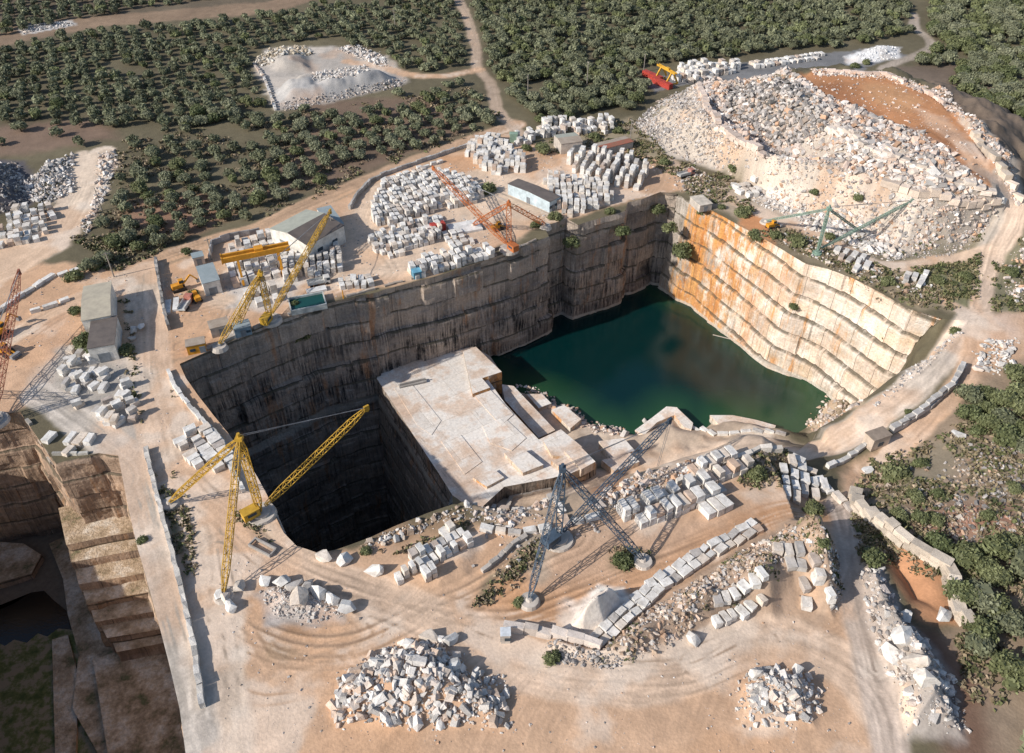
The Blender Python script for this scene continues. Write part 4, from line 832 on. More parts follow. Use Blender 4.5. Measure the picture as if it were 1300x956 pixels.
stack('beside the yellow derrick', [(228, 562), (238, 550), (262, 540), (290, 560), (298, 590), (290, 602), (262, 600), (238, 582)], [(230, 560), (262, 602)], (2.6, 1.7, 1.6), (2.0, 3.2), 1, .05, .2)
stack('in the left scrap yard', [(68, 440), (95, 438), (130, 460), (170, 490), (178, 535), (150, 545), (105, 520), (80, 500)], [(80, 500), (165, 540)], (2.8, 1.6, 1.4), (3.0, 3.6), 2, .28, 1.2)
stack('above the left pit wall', [(52, 550), (65, 545), (118, 555), (125, 565), (75, 578)], [(60, 568), (122, 566)], (3.4, 1.8, 1.3), (2.6, 3.8), 1, .1, .6)
stack('in the great centre stockpile', [(472, 285), (472, 262), (482, 242), (500, 228), (555, 220), (603, 234), (612, 250), (600, 262), (560, 266), (500, 288)], [(480, 290), (600, 262)], (2.4, 1.5, 1.6), (1.85, 2.75), 2, .02, .2, prob=.8)
stack('in the middle yard stockpile', [(468, 308), (475, 298), (500, 292), (558, 276), (566, 290), (550, 310), (500, 328), (478, 322)], [(478, 326), (555, 308)], (2.3, 1.5, 1.5), (1.85, 2.75), 2, .06, .5)
stack('along the pit rim', [(518, 352), (535, 330), (555, 325), (618, 318), (624, 326), (600, 336), (530, 358)], [(525, 358), (620, 330)], (2.6, 1.6, 1.7), (2.0, 3.0), 2, .05, .3)
stack('below the white slabs in the centre yard', [(565, 300), (580, 292), (602, 300), (600, 308), (572, 314)], [(568, 312), (600, 306)], (2.6, 1.7, 1.3), (2.4, 3.4), 1, .1, .6)
stack('under the road fork', [(588, 192), (600, 180), (632, 176), (650, 188), (668, 205), (668, 218), (630, 222), (612, 216)], [(600, 215), (665, 218)], (2.5, 1.8, 1.8), (2.1, 3.0), 2, .08, .4)
stack('in the oval row stockpile', [(720, 214), (725, 202), (755, 199), (800, 207), (826, 224), (820, 240), (800, 241), (760, 238), (735, 226)], [(722, 226), (820, 242)], (2.9, 1.8, 1.8), (3.7, 2.9), 3, .03, .15, prob=.85)
stack('behind the long hut', [(690, 232), (700, 226), (740, 230), (785, 250), (770, 262), (745, 268), (725, 276), (706, 262)], [(700, 262), (770, 262)], (2.6, 1.7, 1.7), (2.2, 3.1), 2, .06, .3)
stack('north of the open shed', [(655, 190), (655, 175), (690, 160), (715, 150), (730, 155), (776, 155), (778, 168), (740, 172), (700, 172), (675, 182)], [(660, 190), (775, 168)], (2.7, 1.9, 1.8), (2.5, 3.3), 2, .2, 1.0)
stack('under the yellow gantry', [(283, 308), (355, 296), (372, 315), (380, 350), (350, 385), (325, 388), (300, 370), (290, 340)], [(290, 345), (370, 328)], (3.2, 1.9, 1.7), (2.5, 4.6), 2, .22, .15)
stack('beside the warehouse', [(362, 352), (362, 332), (385, 325), (430, 318), (440, 330), (438, 345), (400, 356)], [(366, 354), (436, 346)], (2.6, 1.7, 1.8), (2.1, 3.1), 2, .05, .3)
stack('near the green tank', [(425, 366), (430, 355), (470, 350), (478, 356), (470, 364), (440, 368)], [(430, 366), (476, 360)], (2.6, 1.7, 1.8), (2.1, 3.0), 1, .05, .4)
stack('in the upper left clearing', [(-10, 318), (5, 290), (25, 265), (60, 262), (72, 275), (62, 300), (40, 308), (10, 312)], [(0, 318), (60, 306)], (2.8, 1.9, 1.5), (2.6, 3.4), 2, .15, .6)
stack('below the spoil hill', [(932, 240), (950, 226), (975, 228), (972, 242), (945, 252)], [(935, 250), (970, 244)], (2.7, 1.8, 1.6), (2.4, 3.2), 1, .1, .8)
stack('near the orange cliff top', [(1045, 322), (1060, 316), (1100, 328), (1104, 345), (1085, 345)], [(1050, 330), (1100, 345)], (3.6, 1.6, 1.4), (2.8, 3.8), 1, .1, .2)
stack('beside the cliff top bush', [(1140, 352), (1150, 346), (1182, 352), (1176, 368), (1150, 360)], [(1142, 358), (1176, 368)], (2.8, 1.7, 1.6), (2.2, 3.2), 1, .1, .3)
stack('on the far gravel yard', [(852, 104), (862, 88), (895, 82), (945, 84), (925, 96), (880, 106)], [(858, 104), (930, 92)], (2.9, 2.0, 1.8), (2.6, 3.6), 2, .1, .4)
stack('along the back of the far gravel yard', [(950, 80), (1000, 76), (1052, 68), (1052, 73), (1000, 82), (955, 88)], [(955, 85), (1050, 72)], (2.9, 2.0, 1.6), (3.0, 4.6), 1, .1, .5)
stack('on the berm beside the dirt bend', [(890, 790), (905, 765), (945, 735), (975, 725), (985, 745), (965, 775), (935, 785), (900, 800)], [(895, 795), (975, 755)], (2.3, 1.5, 1.4), (2.0, 2.7), 1, .08, .6)
stack('on the berm crest', [(985, 700), (1010, 688), (1035, 700), (1055, 740), (1058, 765), (1030, 775), (1008, 765), (1015, 735), (990, 715)], [(1010, 770), (1055, 765)], (2.5, 1.7, 1.5), (2.1, 2.8), 2, .05, .5, prob=.4)
line('along the berm by the orange yard', [(812, 772), (840, 748), (870, 728), (900, 708), (935, 690), (965, 672)], (2.3, 1.6, 1.3), .3, 2, .5)
line('above the white powder heap', [(760, 822), (800, 786), (826, 762)], (2.2, 1.6, 1.2), .3, 2, .3)
line('on the lake edge of the bench road', [(878, 545), (905, 552), (950, 548), (985, 550)], (2.8, 1.2, .9), .4, 1, .5)
line('along the left yard track', [(-10, 402), (20, 382), (60, 356), (108, 340)], (3.6, 1.4, 1.2), .5, 1, .2)
line('between the left yard and the shed', [(40, 398), (60, 392), (90, 380)], (3.2, 1.4, 1.1), .8, 1, .2)
line('below the road fork enclosure', [(485, 232), (520, 220), (558, 207)], (2.4, 1.5, 1.3), .9, 1, .4)
line('on the dusty bank under the track', [(620, 645), (660, 648), (720, 668), (748, 660)], (2.8, 1.3, 1.2), .5, 1, .3)
line('in front of the deep shaft', [(610, 672), (650, 678), (700, 672)], (2.6, 1.3, 1.2), .6, 1, .3)
line('along the scrub edge by the bushes', [(1005, 580), (1030, 600), (1060, 632), (1075, 645)], (2.8, 1.7, 1.3), .8, 1, .4)
line('on the narrow clearing wall', [(322, 82), (335, 98), (350, 140)], (2.4, 1.2, 1.2), .5, 1, .3)
BL.sort(key=lambda b: -((b[4] * b[5] * b[6]) ** (1 / 3) / proj(b[0], b[1], b[2])[2]) * (1.0 if b[8] else .6) * (1 if (-20 < proj(b[0], b[1], b[2])[0] < 1320) and proj(b[0], b[1], b[2])[1] < 960 else 0))
bmeshes = []
for k in range(8):
    bm = bmesh.new(); bmesh.ops.create_cube(bm, size=1); 
    for v in bm.verts:
        v.co.z += .5
        v.co += Vector((random.uniform(-.045, .045), random.uniform(-.05, .05), random.uniform(-.06, .02) if v.co.z > .5 else 0))
    bmesh.ops.subdivide_edges(bm, edges=bm.edges[:], cuts=2, use_grid_fill=True)
    for v in bm.verts: v.co += Vector([random.uniform(-.014, .014) for _ in range(3)])
    me = bpy.data.meshes.new('marble_block'); bm.to_mesh(me); bm.free(); me.materials.append(M_BLOCK); bmeshes.append(me)
seen = {}
for b in BL[:300]:
    o = bpy.data.objects.new('marble_block', bmeshes[random.randrange(8)]); COL.objects.link(o)
    o.location = b[:3]; o.rotation_euler = (0, 0, b[3]); o.scale = (b[4], b[5], b[6]); lab = b[7]
    lab = ' '.join(lab.split()[:16]); seen.setdefault(lab, 0); seen[lab] += 1
    tag(o, lab, 'marble block', 'cut marble blocks in rows and stacks')
R_ = BL[300:]; V = []; T = []
cb = CUBE + np.array([0, 0, .5])
for b in R_:
    v = cb * (1 + (rng.random((8, 3)) - .5) * .12) * np.array(b[4:7]); ca, sa = math.cos(b[3]), math.sin(b[3])
    V.append(np.stack([v[:, 0] * ca - v[:, 1] * sa, v[:, 0] * sa + v[:, 1] * ca, v[:, 2]], 1) + np.array(b[:3])); T.append(np.full((8, 3), rng.random()))
F = (CF[None] + (np.arange(len(R_)) * 8)[:, None, None]).reshape(-1, 4)
tag(mk('marble_blocks', np.concatenate(V), F, M_BLOCKS, tint=np.concatenate(T)), 'the many smaller looking pale marble blocks filling the distant stockpiles', 'marble blocks', kind='stuff')

# ------------------------------------------------------------------ single boulders
def boulder_mesh(k):
    r = random.Random(k); bm = bmesh.new()
    for _ in range(16):
        d = Vector((r.gauss(0, 1), r.gauss(0, 1), r.gauss(0, 1))).normalized(); p = Vector((d.x * .62, d.y * .5, d.z * .5))
        m_ = max(abs(d.x), abs(d.y), abs(d.z)); bm.verts.new(p * (1 + .35 * (1 - m_)))
    bmesh.ops.convex_hull(bm, input=bm.verts[:]); bmesh.ops.delete(bm, geom=[v for v in bm.verts if not v.link_faces], context='VERTS')
    me = bpy.data.meshes.new('boulder'); bm.to_mesh(me); bm.free(); me.materials.append(M_BLOCK); return me
bms = [boulder_mesh(k) for k in range(8)]
SINGLE = [ # px, py, size, label
    (338, 741, 3.0, 'flat grey boulder, leftmost of the row behind the small grey heap'), (358, 741, 3.4, 'reddish boulder, second in the row behind the small grey heap'),
    (374, 745, 3.2, 'brown boulder, third in the row behind the small grey heap'), (393, 748, 3.0, 'tan boulder, fourth in the row behind the small grey heap'),
    (406, 756, 3.5, 'tall pale boulder, fifth in the row behind the small grey heap'), (422, 763, 3.0, 'rounded boulder, sixth in the row behind the small grey heap'),
    (440, 775, 3.6, 'square pink boulder at the right end of the grey heap'), (381, 764, 4.2, 'largest grey boulder on top of the small stone heap'),
    (412, 710, 3.2, 'pale boulder on the rim of the deep shaft'), (438, 713, 3.2, 'light squared boulder standing right of the rim boulder'),
    (475, 728, 3.6, 'rusty pink upright boulder left of the shaft stockpile'), (281, 756, 2.6, 'grey boulder at the foot of the front yellow derrick leg'),
    (287, 764, 2.8, 'pale slab leaning at the front yellow derrick leg'), (294, 772, 2.8, 'big pale slab, lowest by the front yellow derrick leg'), (305, 749, 3.0, 'grey boulder right of the front yellow derrick leg'),
    (572, 815, 3.0, 'pale slab boulder near the right end of the bottom heap'), (545, 812, 3.4, 'top boulder of the white heap at the bottom'), (520, 822, 2.8, 'white angular boulder left of the top of the bottom heap'),
    (480, 842, 2.9, 'pinkish boulder at the left shoulder of the bottom heap'), (575, 850, 3.2, 'large white boulder in the right of the bottom heap'), (505, 850, 2.6, 'mid size white boulder amid the bottom heap'),
    (170, 422, 2.6, 'pale boulder beside the left shed and road'), (180, 418, 2.4, 'grey boulder right of the left shed'), (168, 432, 2.2, 'small boulder below the left shed boulders'),
    (1130, 835, 3.8, 'pale boulder on the left foot of the stone ridge'), (1145, 812, 4.2, 'large white boulder high on the stone ridge'), (1160, 845, 4.2, 'tan boulder in the lower stone ridge'),
    (1150, 785, 3.2, 'pink rounded boulder on the stone ridge'), (1175, 868, 4.0, 'long pale boulder at the bottom of the stone ridge'), (1195, 785, 3.4, 'grey boulder at the end of the curved wall'),
    (1105, 285, 3.0, 'white boulder below the spoil hill scree'), (1100, 600, 2.6, 'small white boulder beside the right dirt track'), (1215, 555, 3.0, 'pale boulder between the right side bushes'),
    (880, 815, 2.8, 'grey squared boulder at the tip of the berm by the bend'), (820, 538, 2.4, 'pale boulder beside the lake quay'), (1270, 262, 3.4, 'pale boulder on the hill road shoulder'),
    (1010, 855, 2.8, 'pale boulder left of the bottom right bend'), (960, 858, 2.6, 'grey boulder at the bottom right heap')]
for i, (px, py, sz, lab) in enumerate(SINGLE):
    x, y, z = G(px, py); o = bpy.data.objects.new('boulder', bms[i % 8]); COL.objects.link(o); o.location = (x, y, z + sz * .28)
    o.rotation_euler = (random.uniform(-.3, .3), random.uniform(-.3, .3), random.uniform(0, 6)); o.scale = (sz, sz * .85, sz * .8)
    tag(o, lab, 'boulder', 'large single boulders')

# ------------------------------------------------------------------ walls of stacked stone
M_WALLST = attr_mat('wall_stone', .85, .6, .25)
def stone_wall(label, pts, h, t=1.1, bl=2.4, col=(.58, .55, .51), courses=1, world=False):
    pl = pts if world else GP(pts); V = []; C = []; 
    for a, b in zip(pl[:-1], pl[1:]):
        dx, dy = b[0] - a[0], b[1] - a[1]; D = math.hypot(dx, dy); an = math.atan2(dy, dx); n = max(1, int(round(D / bl)))
        for k in range(n):
            for c in range(courses):
                f = (k + .5 + (c % 2) * .3) / n; x = a[0] + dx * f; y = a[1] + dy * f; z = float(zat(x, y)) - .3 + c * h / courses
                hh = h / courses * (.85 + .3 * rng.random()) + (.3 if c == 0 else 0); an2 = an + (rng.random() - .5) * .20; x += (rng.random() - .5) * t * .22; y += (rng.random() - .5) * t * .22
                v = (CUBE + np.array([0, 0, .5])) * (1 + (rng.random((8, 3)) - .5) * .13) * np.array([D / n * (.99 + .07 * rng.random()), t * (.8 + .4 * rng.random()), hh])
                ca, sa = math.cos(an2), math.sin(an2); V.append(np.stack([v[:, 0] * ca - v[:, 1] * sa, v[:, 0] * sa + v[:, 1] * ca, v[:, 2]], 1) + np.array([x, y, z]))
                C.append(np.repeat([np.array(col) * (.66 + .55 * rng.random())], 8, 0))
    F = (CF[None] + (np.arange(len(V)) * 8)[:, None, None]).reshape(-1, 4)
    return tag(mk('stone_wall', np.concatenate(V), F, M_WALLST, tint=np.concatenate(C)), label, 'stone wall')
stone_wall('stone wall on the pit side of the narrow left road', [(154, 580), (163, 635), (173, 690), (186, 740), (202, 800), (214, 850), (224, 910)], 1.2, .9, 2.2)
stone_wall('stone wall between the narrow left road and the wide dirt road', [(186, 572), (203, 640), (219, 700), (236, 770), (248, 825), (258, 900)], 1.5, .9, 2.2)
stone_wall('line of white blocks along the left rim of the deep shaft', [(214, 472), (222, 492), (240, 516), (262, 540), (285, 565), (296, 600), (310, 625)], 1.1, 1.0, 2.2, (.62, .60, .57))
stone_wall('tall dark retaining wall along the right lake road', [(1222, 466), (1208, 492), (1185, 512), (1160, 532), (1132, 549)], 2.8, 1.4, 2.6, (.50, .48, .46), 2)
stone_wall('low pale wall continuing below the concrete hut', [(1105, 563), (1085, 577), (1068, 588), (1050, 594)], 1.3, 1.0, 2.8, (.6, .58, .55))
stone_wall('curved wall of big pale blocks around the red hollow', [(1084, 628), (1083, 645), (1105, 662), (1130, 678), (1148, 692), (1172, 706), (1195, 720), (1205, 738), (1210, 765), (1214, 782), (1226, 796)], 3.2, 2.3, 3.0, (.66, .57, .47), 2)
stone_wall('low block wall under the white powder heap', [(640, 798), (665, 802), (700, 808), (740, 817), (764, 824)], 2.0, 1.6, 3.2, (.66, .58, .52))
stone_wall('grey dry stone wall left of the fenced enclosure', [(199, 332), (203, 360), (209, 392), (215, 420)], 1.9, .8, 2.4, (.36, .34, .32))
stone_wall('grey panel wall behind the gantry yard', [(267, 332), (270, 312), (292, 304), (330, 296)], 2.2, .5, 3.0, (.36, .35, .35))
stone_wall('low wall around the curved corner of the centre yard', [(444, 266), (455, 248), (470, 232), (490, 222), (560, 198), (600, 184)], 1.5, .8, 2.4, (.42, .40, .38))
stone_wall('pale kerb stones on the rim of the great back wall', [(440, 378), (500, 363), (545, 351), (600, 335), (650, 318), (690, 301)], .6, .8, 3.2, (.50, .42, .35))
stone_wall('rim stones above the shaded corner of the back wall', [(262, 446), (300, 429), (345, 410), (378, 398)], .8, .8, 2.6, (.40, .36, .32))
stone_wall('light wall along the berm above the benches', [(600, 640), (650, 632), (700, 622)], .9, 1.0, 2.6, (.62, .55, .48))
stone_wall('old wall beside the scrub below the blue derrick', [(612, 728), (632, 712), (650, 695), (668, 682)], 1.0, 1.0, 2.0, (.44, .40, .36))
stone_wall('pale wall top above the near block rows', [(858, 615), (900, 598), (940, 583), (965, 572), (990, 575)], 1.4, 1.1, 3.0, (.68, .62, .55))
stone_wall('stone edging on the far rim of the orange plateau', PW([(1050, 92), (1125, 96), (1180, 118), (1200, 130)], 20), 1.4, 1.4, 3.0, (.70, .56, .48), 1, True)
stone_wall('big stone edging along the outer side of the hill road', [(1235, 172), (1258, 200), (1278, 232), (1298, 258)], 2.2, 2.2, 3.4, (.66, .56, .46))
stone_wall('stepped ridge of big pinkish blocks on the left shoulder of the spoil hill', [(886, 110), (896, 138), (910, 162), (940, 184), (968, 204)], 2.4, 2.4, 3.0, (.68, .56, .48), 2)
stone_wall('terrace of big blocks across the middle of the spoil hill', [(1050, 165), (1095, 188), (1150, 208), (1205, 232), (1255, 256)], 2.2, 2.4, 3.2, (.66, .58, .51), 2)
stone_wall('lower terrace of rough blocks on the spoil hill front', [(1120, 232), (1165, 250), (1215, 262), (1262, 272)], 2.0, 2.2, 3.0, (.66, .55, .46), 1)
stone_wall('low wall left of the second pit corner', [(28, 524), (46, 552), (68, 584)], .8, .8, 2.6, (.40, .37, .33))
stone_wall('low wall on top of the lit left pit face', [(72, 586), (100, 579), (125, 573)], .8, .8, 2.6, (.46, .44, .40))

# ------------------------------------------------------------------ trees and bushes
def crown(seed, n, r, h, ls, cz, nclump=9, core=True):
    g = np.random.default_rng(seed); nclump += 3; cl = g.normal(size=(nclump, 3)); cl /= np.linalg.norm(cl, axis=1)[:, None]; cl[:, 2] = np.abs(cl[:, 2]) * .9 - .25
    cl *= np.array([r, r, h / 2]) * (.45 + .25 * g.random((nclump, 1))); cl = np.concatenate([cl, [[0, 0, h * .1]]]); cr = (.42 + .22 * g.random(len(cl))) * r
    k = g.integers(0, len(cl), n); d = g.normal(size=(n, 3)); d /= np.linalg.norm(d, axis=1)[:, None]
    p = cl[k] + d * cr[k][:, None] * np.array([1, 1, .8]) * (.75 + .35 * g.random((n, 1))); p[:, 2] += cz
    a = np.cross(d + .5 * g.normal(size=(n, 3)), g.normal(size=(n, 3))); a /= np.linalg.norm(a, axis=1)[:, None]
    b = np.cross(d + .6 * g.normal(size=(n, 3)), a); b /= np.linalg.norm(b, axis=1)[:, None]; s = (ls * (.6 + .8 * g.random(n)))[:, None] / 2
    V = np.stack([p - a * s - b * s * .6, p + a * s - b * s * .6, p + a * s + b * s * .6, p - a * s + b * s * .6], 1).reshape(-1, 3)
    V += g.normal(size=V.shape) * ls * .08
    F = np.arange(n * 4).reshape(n, 4); tc = .75 + .3 * g.random(len(cl)); C = np.repeat((tc[k] * (.7 + .6 * g.random(n)))[:, None], 4, 0).reshape(-1, 1) * np.ones((1, 3))
    if core:   # inner leaf masses so that the sky does not show straight through
        VV = [V]; FF = [F]; CC = [C]; m = len(V)
        for c, rr in zip(cl, cr):
            q = CUBE * 2; q = q / np.linalg.norm(q, axis=1)[:, None] * rr * .84 * np.array([1, 1, .8]) + c + np.array([0, 0, cz]); VV.append(q); FF.append(CF + m); CC.append(np.full((8, 3), .85)); m += 8
        V = np.concatenate(VV); F = np.concatenate(FF); C = np.concatenate(CC)
    return V, F, C
def trunk_mb(r, cz, seed):
    g = random.Random(seed); mb = MB(); mb.cyl((0, 0, -.3), .32, cz * .75 + .3, 7, .22)
    for k in range(4):
        a = k * 1.6 + g.random(); mb.bar((0, 0, cz * .6), (math.cos(a) * r * .45, math.sin(a) * r * .45, cz * 1.05), .16)
    return mb
def tree_proto(name, n, r, h, ls, cz, seed, mat):
    V, F, C = crown(seed, n, r, h, ls, cz); me = mk('crown', V, F, mat, tint=C); t = trunk_mb(r, cz, seed).build('trunk', M_BARK)
    cm, tm = me.data, t.data; bpy.data.objects.remove(me); bpy.data.objects.remove(t); return cm, tm
PRO = [tree_proto('olive_tree', 760, 3.0, 4.4, .5, 2.3, 200 + k, M_OLIVE) for k in range(5)]
PROG = [tree_proto('oak', 860, 3.1, 4.4, .5, 2.2, 300 + k, M_GREEN) for k in range(4)]
def put_tree(name, x, y, s, proto, label, cat, group, z=None):
    z = float(zat(x, y)) if z is None else z
    r = empty(name, (x, y, z), random.uniform(0, 6.28)); r.scale = (s, s, s * random.uniform(.85, 1.1)); tag(r, label, cat, group)
    for nm, me in zip(('crown', 'trunk'), proto):
        c = bpy.data.objects.new(nm, me); COL.objects.link(c); c.parent = r
    return r
def wp(pts): return [P(*p)[:2] for p in pts]
ZONES = [ # outline, spacing, keep, scale range, greener, label
    (wp([(152, 178), (330, 140), (420, 135), (560, 105), (618, 100), (640, 150), (560, 186), (470, 218), (400, 248), (330, 282), (250, 300), (160, 335), (112, 345), (118, 310), (150, 250)]), 7.4, .9, (.72, 1.12), .12, 'orchard above the yard road'),
    (wp([(-200, 78), (130, 42), (360, 18), (440, 0), (520, -70), (572, -70), (595, 30), (612, 92), (520, 100), (480, 66), (400, 50), (330, 58), (315, 90), (345, 142), (160, 182), (60, 195), (0, 200), (-200, 190)]), 6.9, .94, (.68, 1.08), .1, 'left hand groves'),
    (wp([(-250, -70), (480, -70), (420, -22), (100, 24), (0, 48), (-250, 56)]), 7.2, .9, (.75, 1.1), .1, 'groves beyond the bare strip'),
    (wp([(585, -70), (1160, -70), (1150, 10), (1165, 40), (1130, 50), (1060, 60), (950, 72), (850, 82), (805, 92), (830, 120), (800, 140), (700, 152), (662, 150), (640, 130), (615, 80)]), 6.8, .95, (.78, 1.3), .25, 'wood right of the lane'),
    (wp([(1185, -70), (1500, -70), (1500, 330), (1330, 270), (1290, 200), (1235, 140), (1200, 105), (1230, 92), (1150, 80), (1190, 60), (1175, 20)]), 7.2, .88, (.9, 1.5), .35, 'wood behind the spoil hill'),
    (wp([(1225, 500), (1250, 485), (1400, 450), (1400, 590), (1300, 585), (1250, 560), (1228, 530)]), 5.4, .9, (.8, 1.2), .9, 'thicket at the right edge'),
    (wp([(1205, 745), (1225, 700), (1300, 690), (1400, 700), (1400, 1000), (1300, 1000), (1250, 850), (1215, 800)]), 7.2, .85, (.9, 1.35), .5, 'trees beside the curved wall'),
    (wp([(1400, 420), (1800, 380), (1800, 1000), (1400, 1000)]), 8, .7, (.8, 1.3), .4, 'trees beyond the right edge'),
    (wp([(70, 345), (120, 320), (150, 300), (150, 330), (105, 352)]), 7, .7, (.8, 1.1), .3, 'trees by the left yard'),
]
TR = []
NOTREE = [wp(p) for p in ([(-80, 160), (120, 152), (150, 172), (50, 196), (-80, 205)], [(600, 168), (640, 150), (560, 186)])]
LANES = [(GP([(570, -20), (592, 20), (604, 60), (606, 85), (622, 105), (632, 140), (650, 160)]), 5.2), (GP([(608, 88), (560, 97), (520, 95), (480, 84)]), 5.5), (GP([(1120, 88), (1142, 78), (1180, 62), (1178, 48), (1162, 36), (1160, 18)]), 4.5),
         (GP([(655, 158), (600, 178), (540, 200), (470, 228), (400, 256), (330, 290), (250, 312), (165, 346)]), 7)]
for zi, (poly, sp, keep, sr, gr, lab) in enumerate(ZONES):
    a = np.array(poly); c, s_ = math.cos(.45), math.sin(.45); uu = a[:, 0] * c + a[:, 1] * s_; vv = -a[:, 0] * s_ + a[:, 1] * c
    U, Vv = np.meshgrid(np.arange(uu.min(), uu.max(), sp), np.arange(vv.min(), vv.max(), sp * .95)); U = U.ravel() + (rng.random(U.size) - .5) * sp * .38; Vv = Vv.ravel() + (rng.random(Vv.size) - .5) * sp * .38
    X = U * c - Vv * s_; Y = U * s_ + Vv * c; k = inpoly(X, Y, poly) & (rng.random(len(X)) < keep) & (np.abs(X) < 460) & (Y < 700)
    if zi == 1: k &= fbm(X, Y, 40, 2) > .24
    if zi == 0: k &= fbm(X, Y, 22, 2) > .33
    for n_ in NOTREE: k &= ~(inpoly(X, Y, n_) & (rng.random(len(X)) < .8))
    for pl, dd in LANES: k &= dline(X, Y, pl)[0] > dd
    for x, y in zip(X[k], Y[k]): TR.append((x, y, random.uniform(*sr), random.random() < gr, lab))
def vis(x, y):
    px, py, d = proj(x, y, 3.0); return (-15 < px < 1315 and -10 < py < 965), d
TR.sort(key=lambda t: (-t[2] / vis(t[0], t[1])[1]) if vis(t[0], t[1])[0] else 1.0)
import collections
TL = collections.defaultdict(list)
for t in TR[:300]:
    same = [proj(q[0], q[1], 2)[:2] for q in TR[:300] if q[4] == t[4]]; px, py, _ = proj(t[0], t[1], 2)
    fx = sum(q[0] < px for q in same) / len(same); fy = sum(q[1] < py for q in same) / len(same)
    pos = ('back', 'middle', 'front')[min(2, int(fy * 3))] + ' ' + ('left', 'centre', 'right')[min(2, int(fx * 3))]
    sz = 'small' if t[2] < .93 else ('large' if t[2] > 1.08 else 'medium')
    TL[(sz, 'dark evergreen' if t[3] else 'grey olive tree', pos, t[4])].append((px, t))
for (sz, kind, pos, zone), lst in TL.items():
    lst.sort(key=lambda e: e[0])
    for k, (_, (x, y, s, g, _z)) in enumerate(lst):
        lab = f"{sz} {kind}, {pos} of the {zone}" + (f", {ORD[min(k, 24)]} from left" if len(lst) > 1 else '')
        put_tree('evergreen_tree' if g else 'olive_tree', x, y, s, random.choice(PROG if g else PRO), lab, 'tree', ('evergreen trees in the ' if g else 'olive trees in the ') + zone)
def tree_mass(lst, label, mat, base):
    Ts = [crown(base + k, 150, 3.0, 4.4, .9, 2.3, 5) for k in range(6)]; Vs = []; Fs = []; Cs = []; m = 0
    for x, y, s, g, _ in lst:
        V, F, C = random.choice(Ts); a = random.uniform(0, 6.28); ca, sa = math.cos(a), math.sin(a); W_ = V * s; b = random.uniform(.68, 1.3); W_[:, 2] *= random.uniform(.8, 1.25); W_[:, 0] *= random.uniform(.8, 1.15)
        Vs.append(np.stack([W_[:, 0] * ca - W_[:, 1] * sa + x, W_[:, 0] * sa + W_[:, 1] * ca + y, W_[:, 2]], 1) + np.array([0, 0, float(zat(x, y))])); Fs.append(F + m); Cs.append(C * b); m += len(V)
    if Vs: tag(mk('tree_mass', np.concatenate(Vs), np.concatenate(Fs), mat, tint=np.concatenate(Cs)), label, 'woodland', kind='stuff')
tree_mass([t for t in TR[300:] if not t[3]], 'grey olive groves covering the far fields', M_OLIVE, 400)
tree_mass([t for t in TR[300:] if t[3]], 'darker green trees mixed into the far groves', M_GREEN, 420)
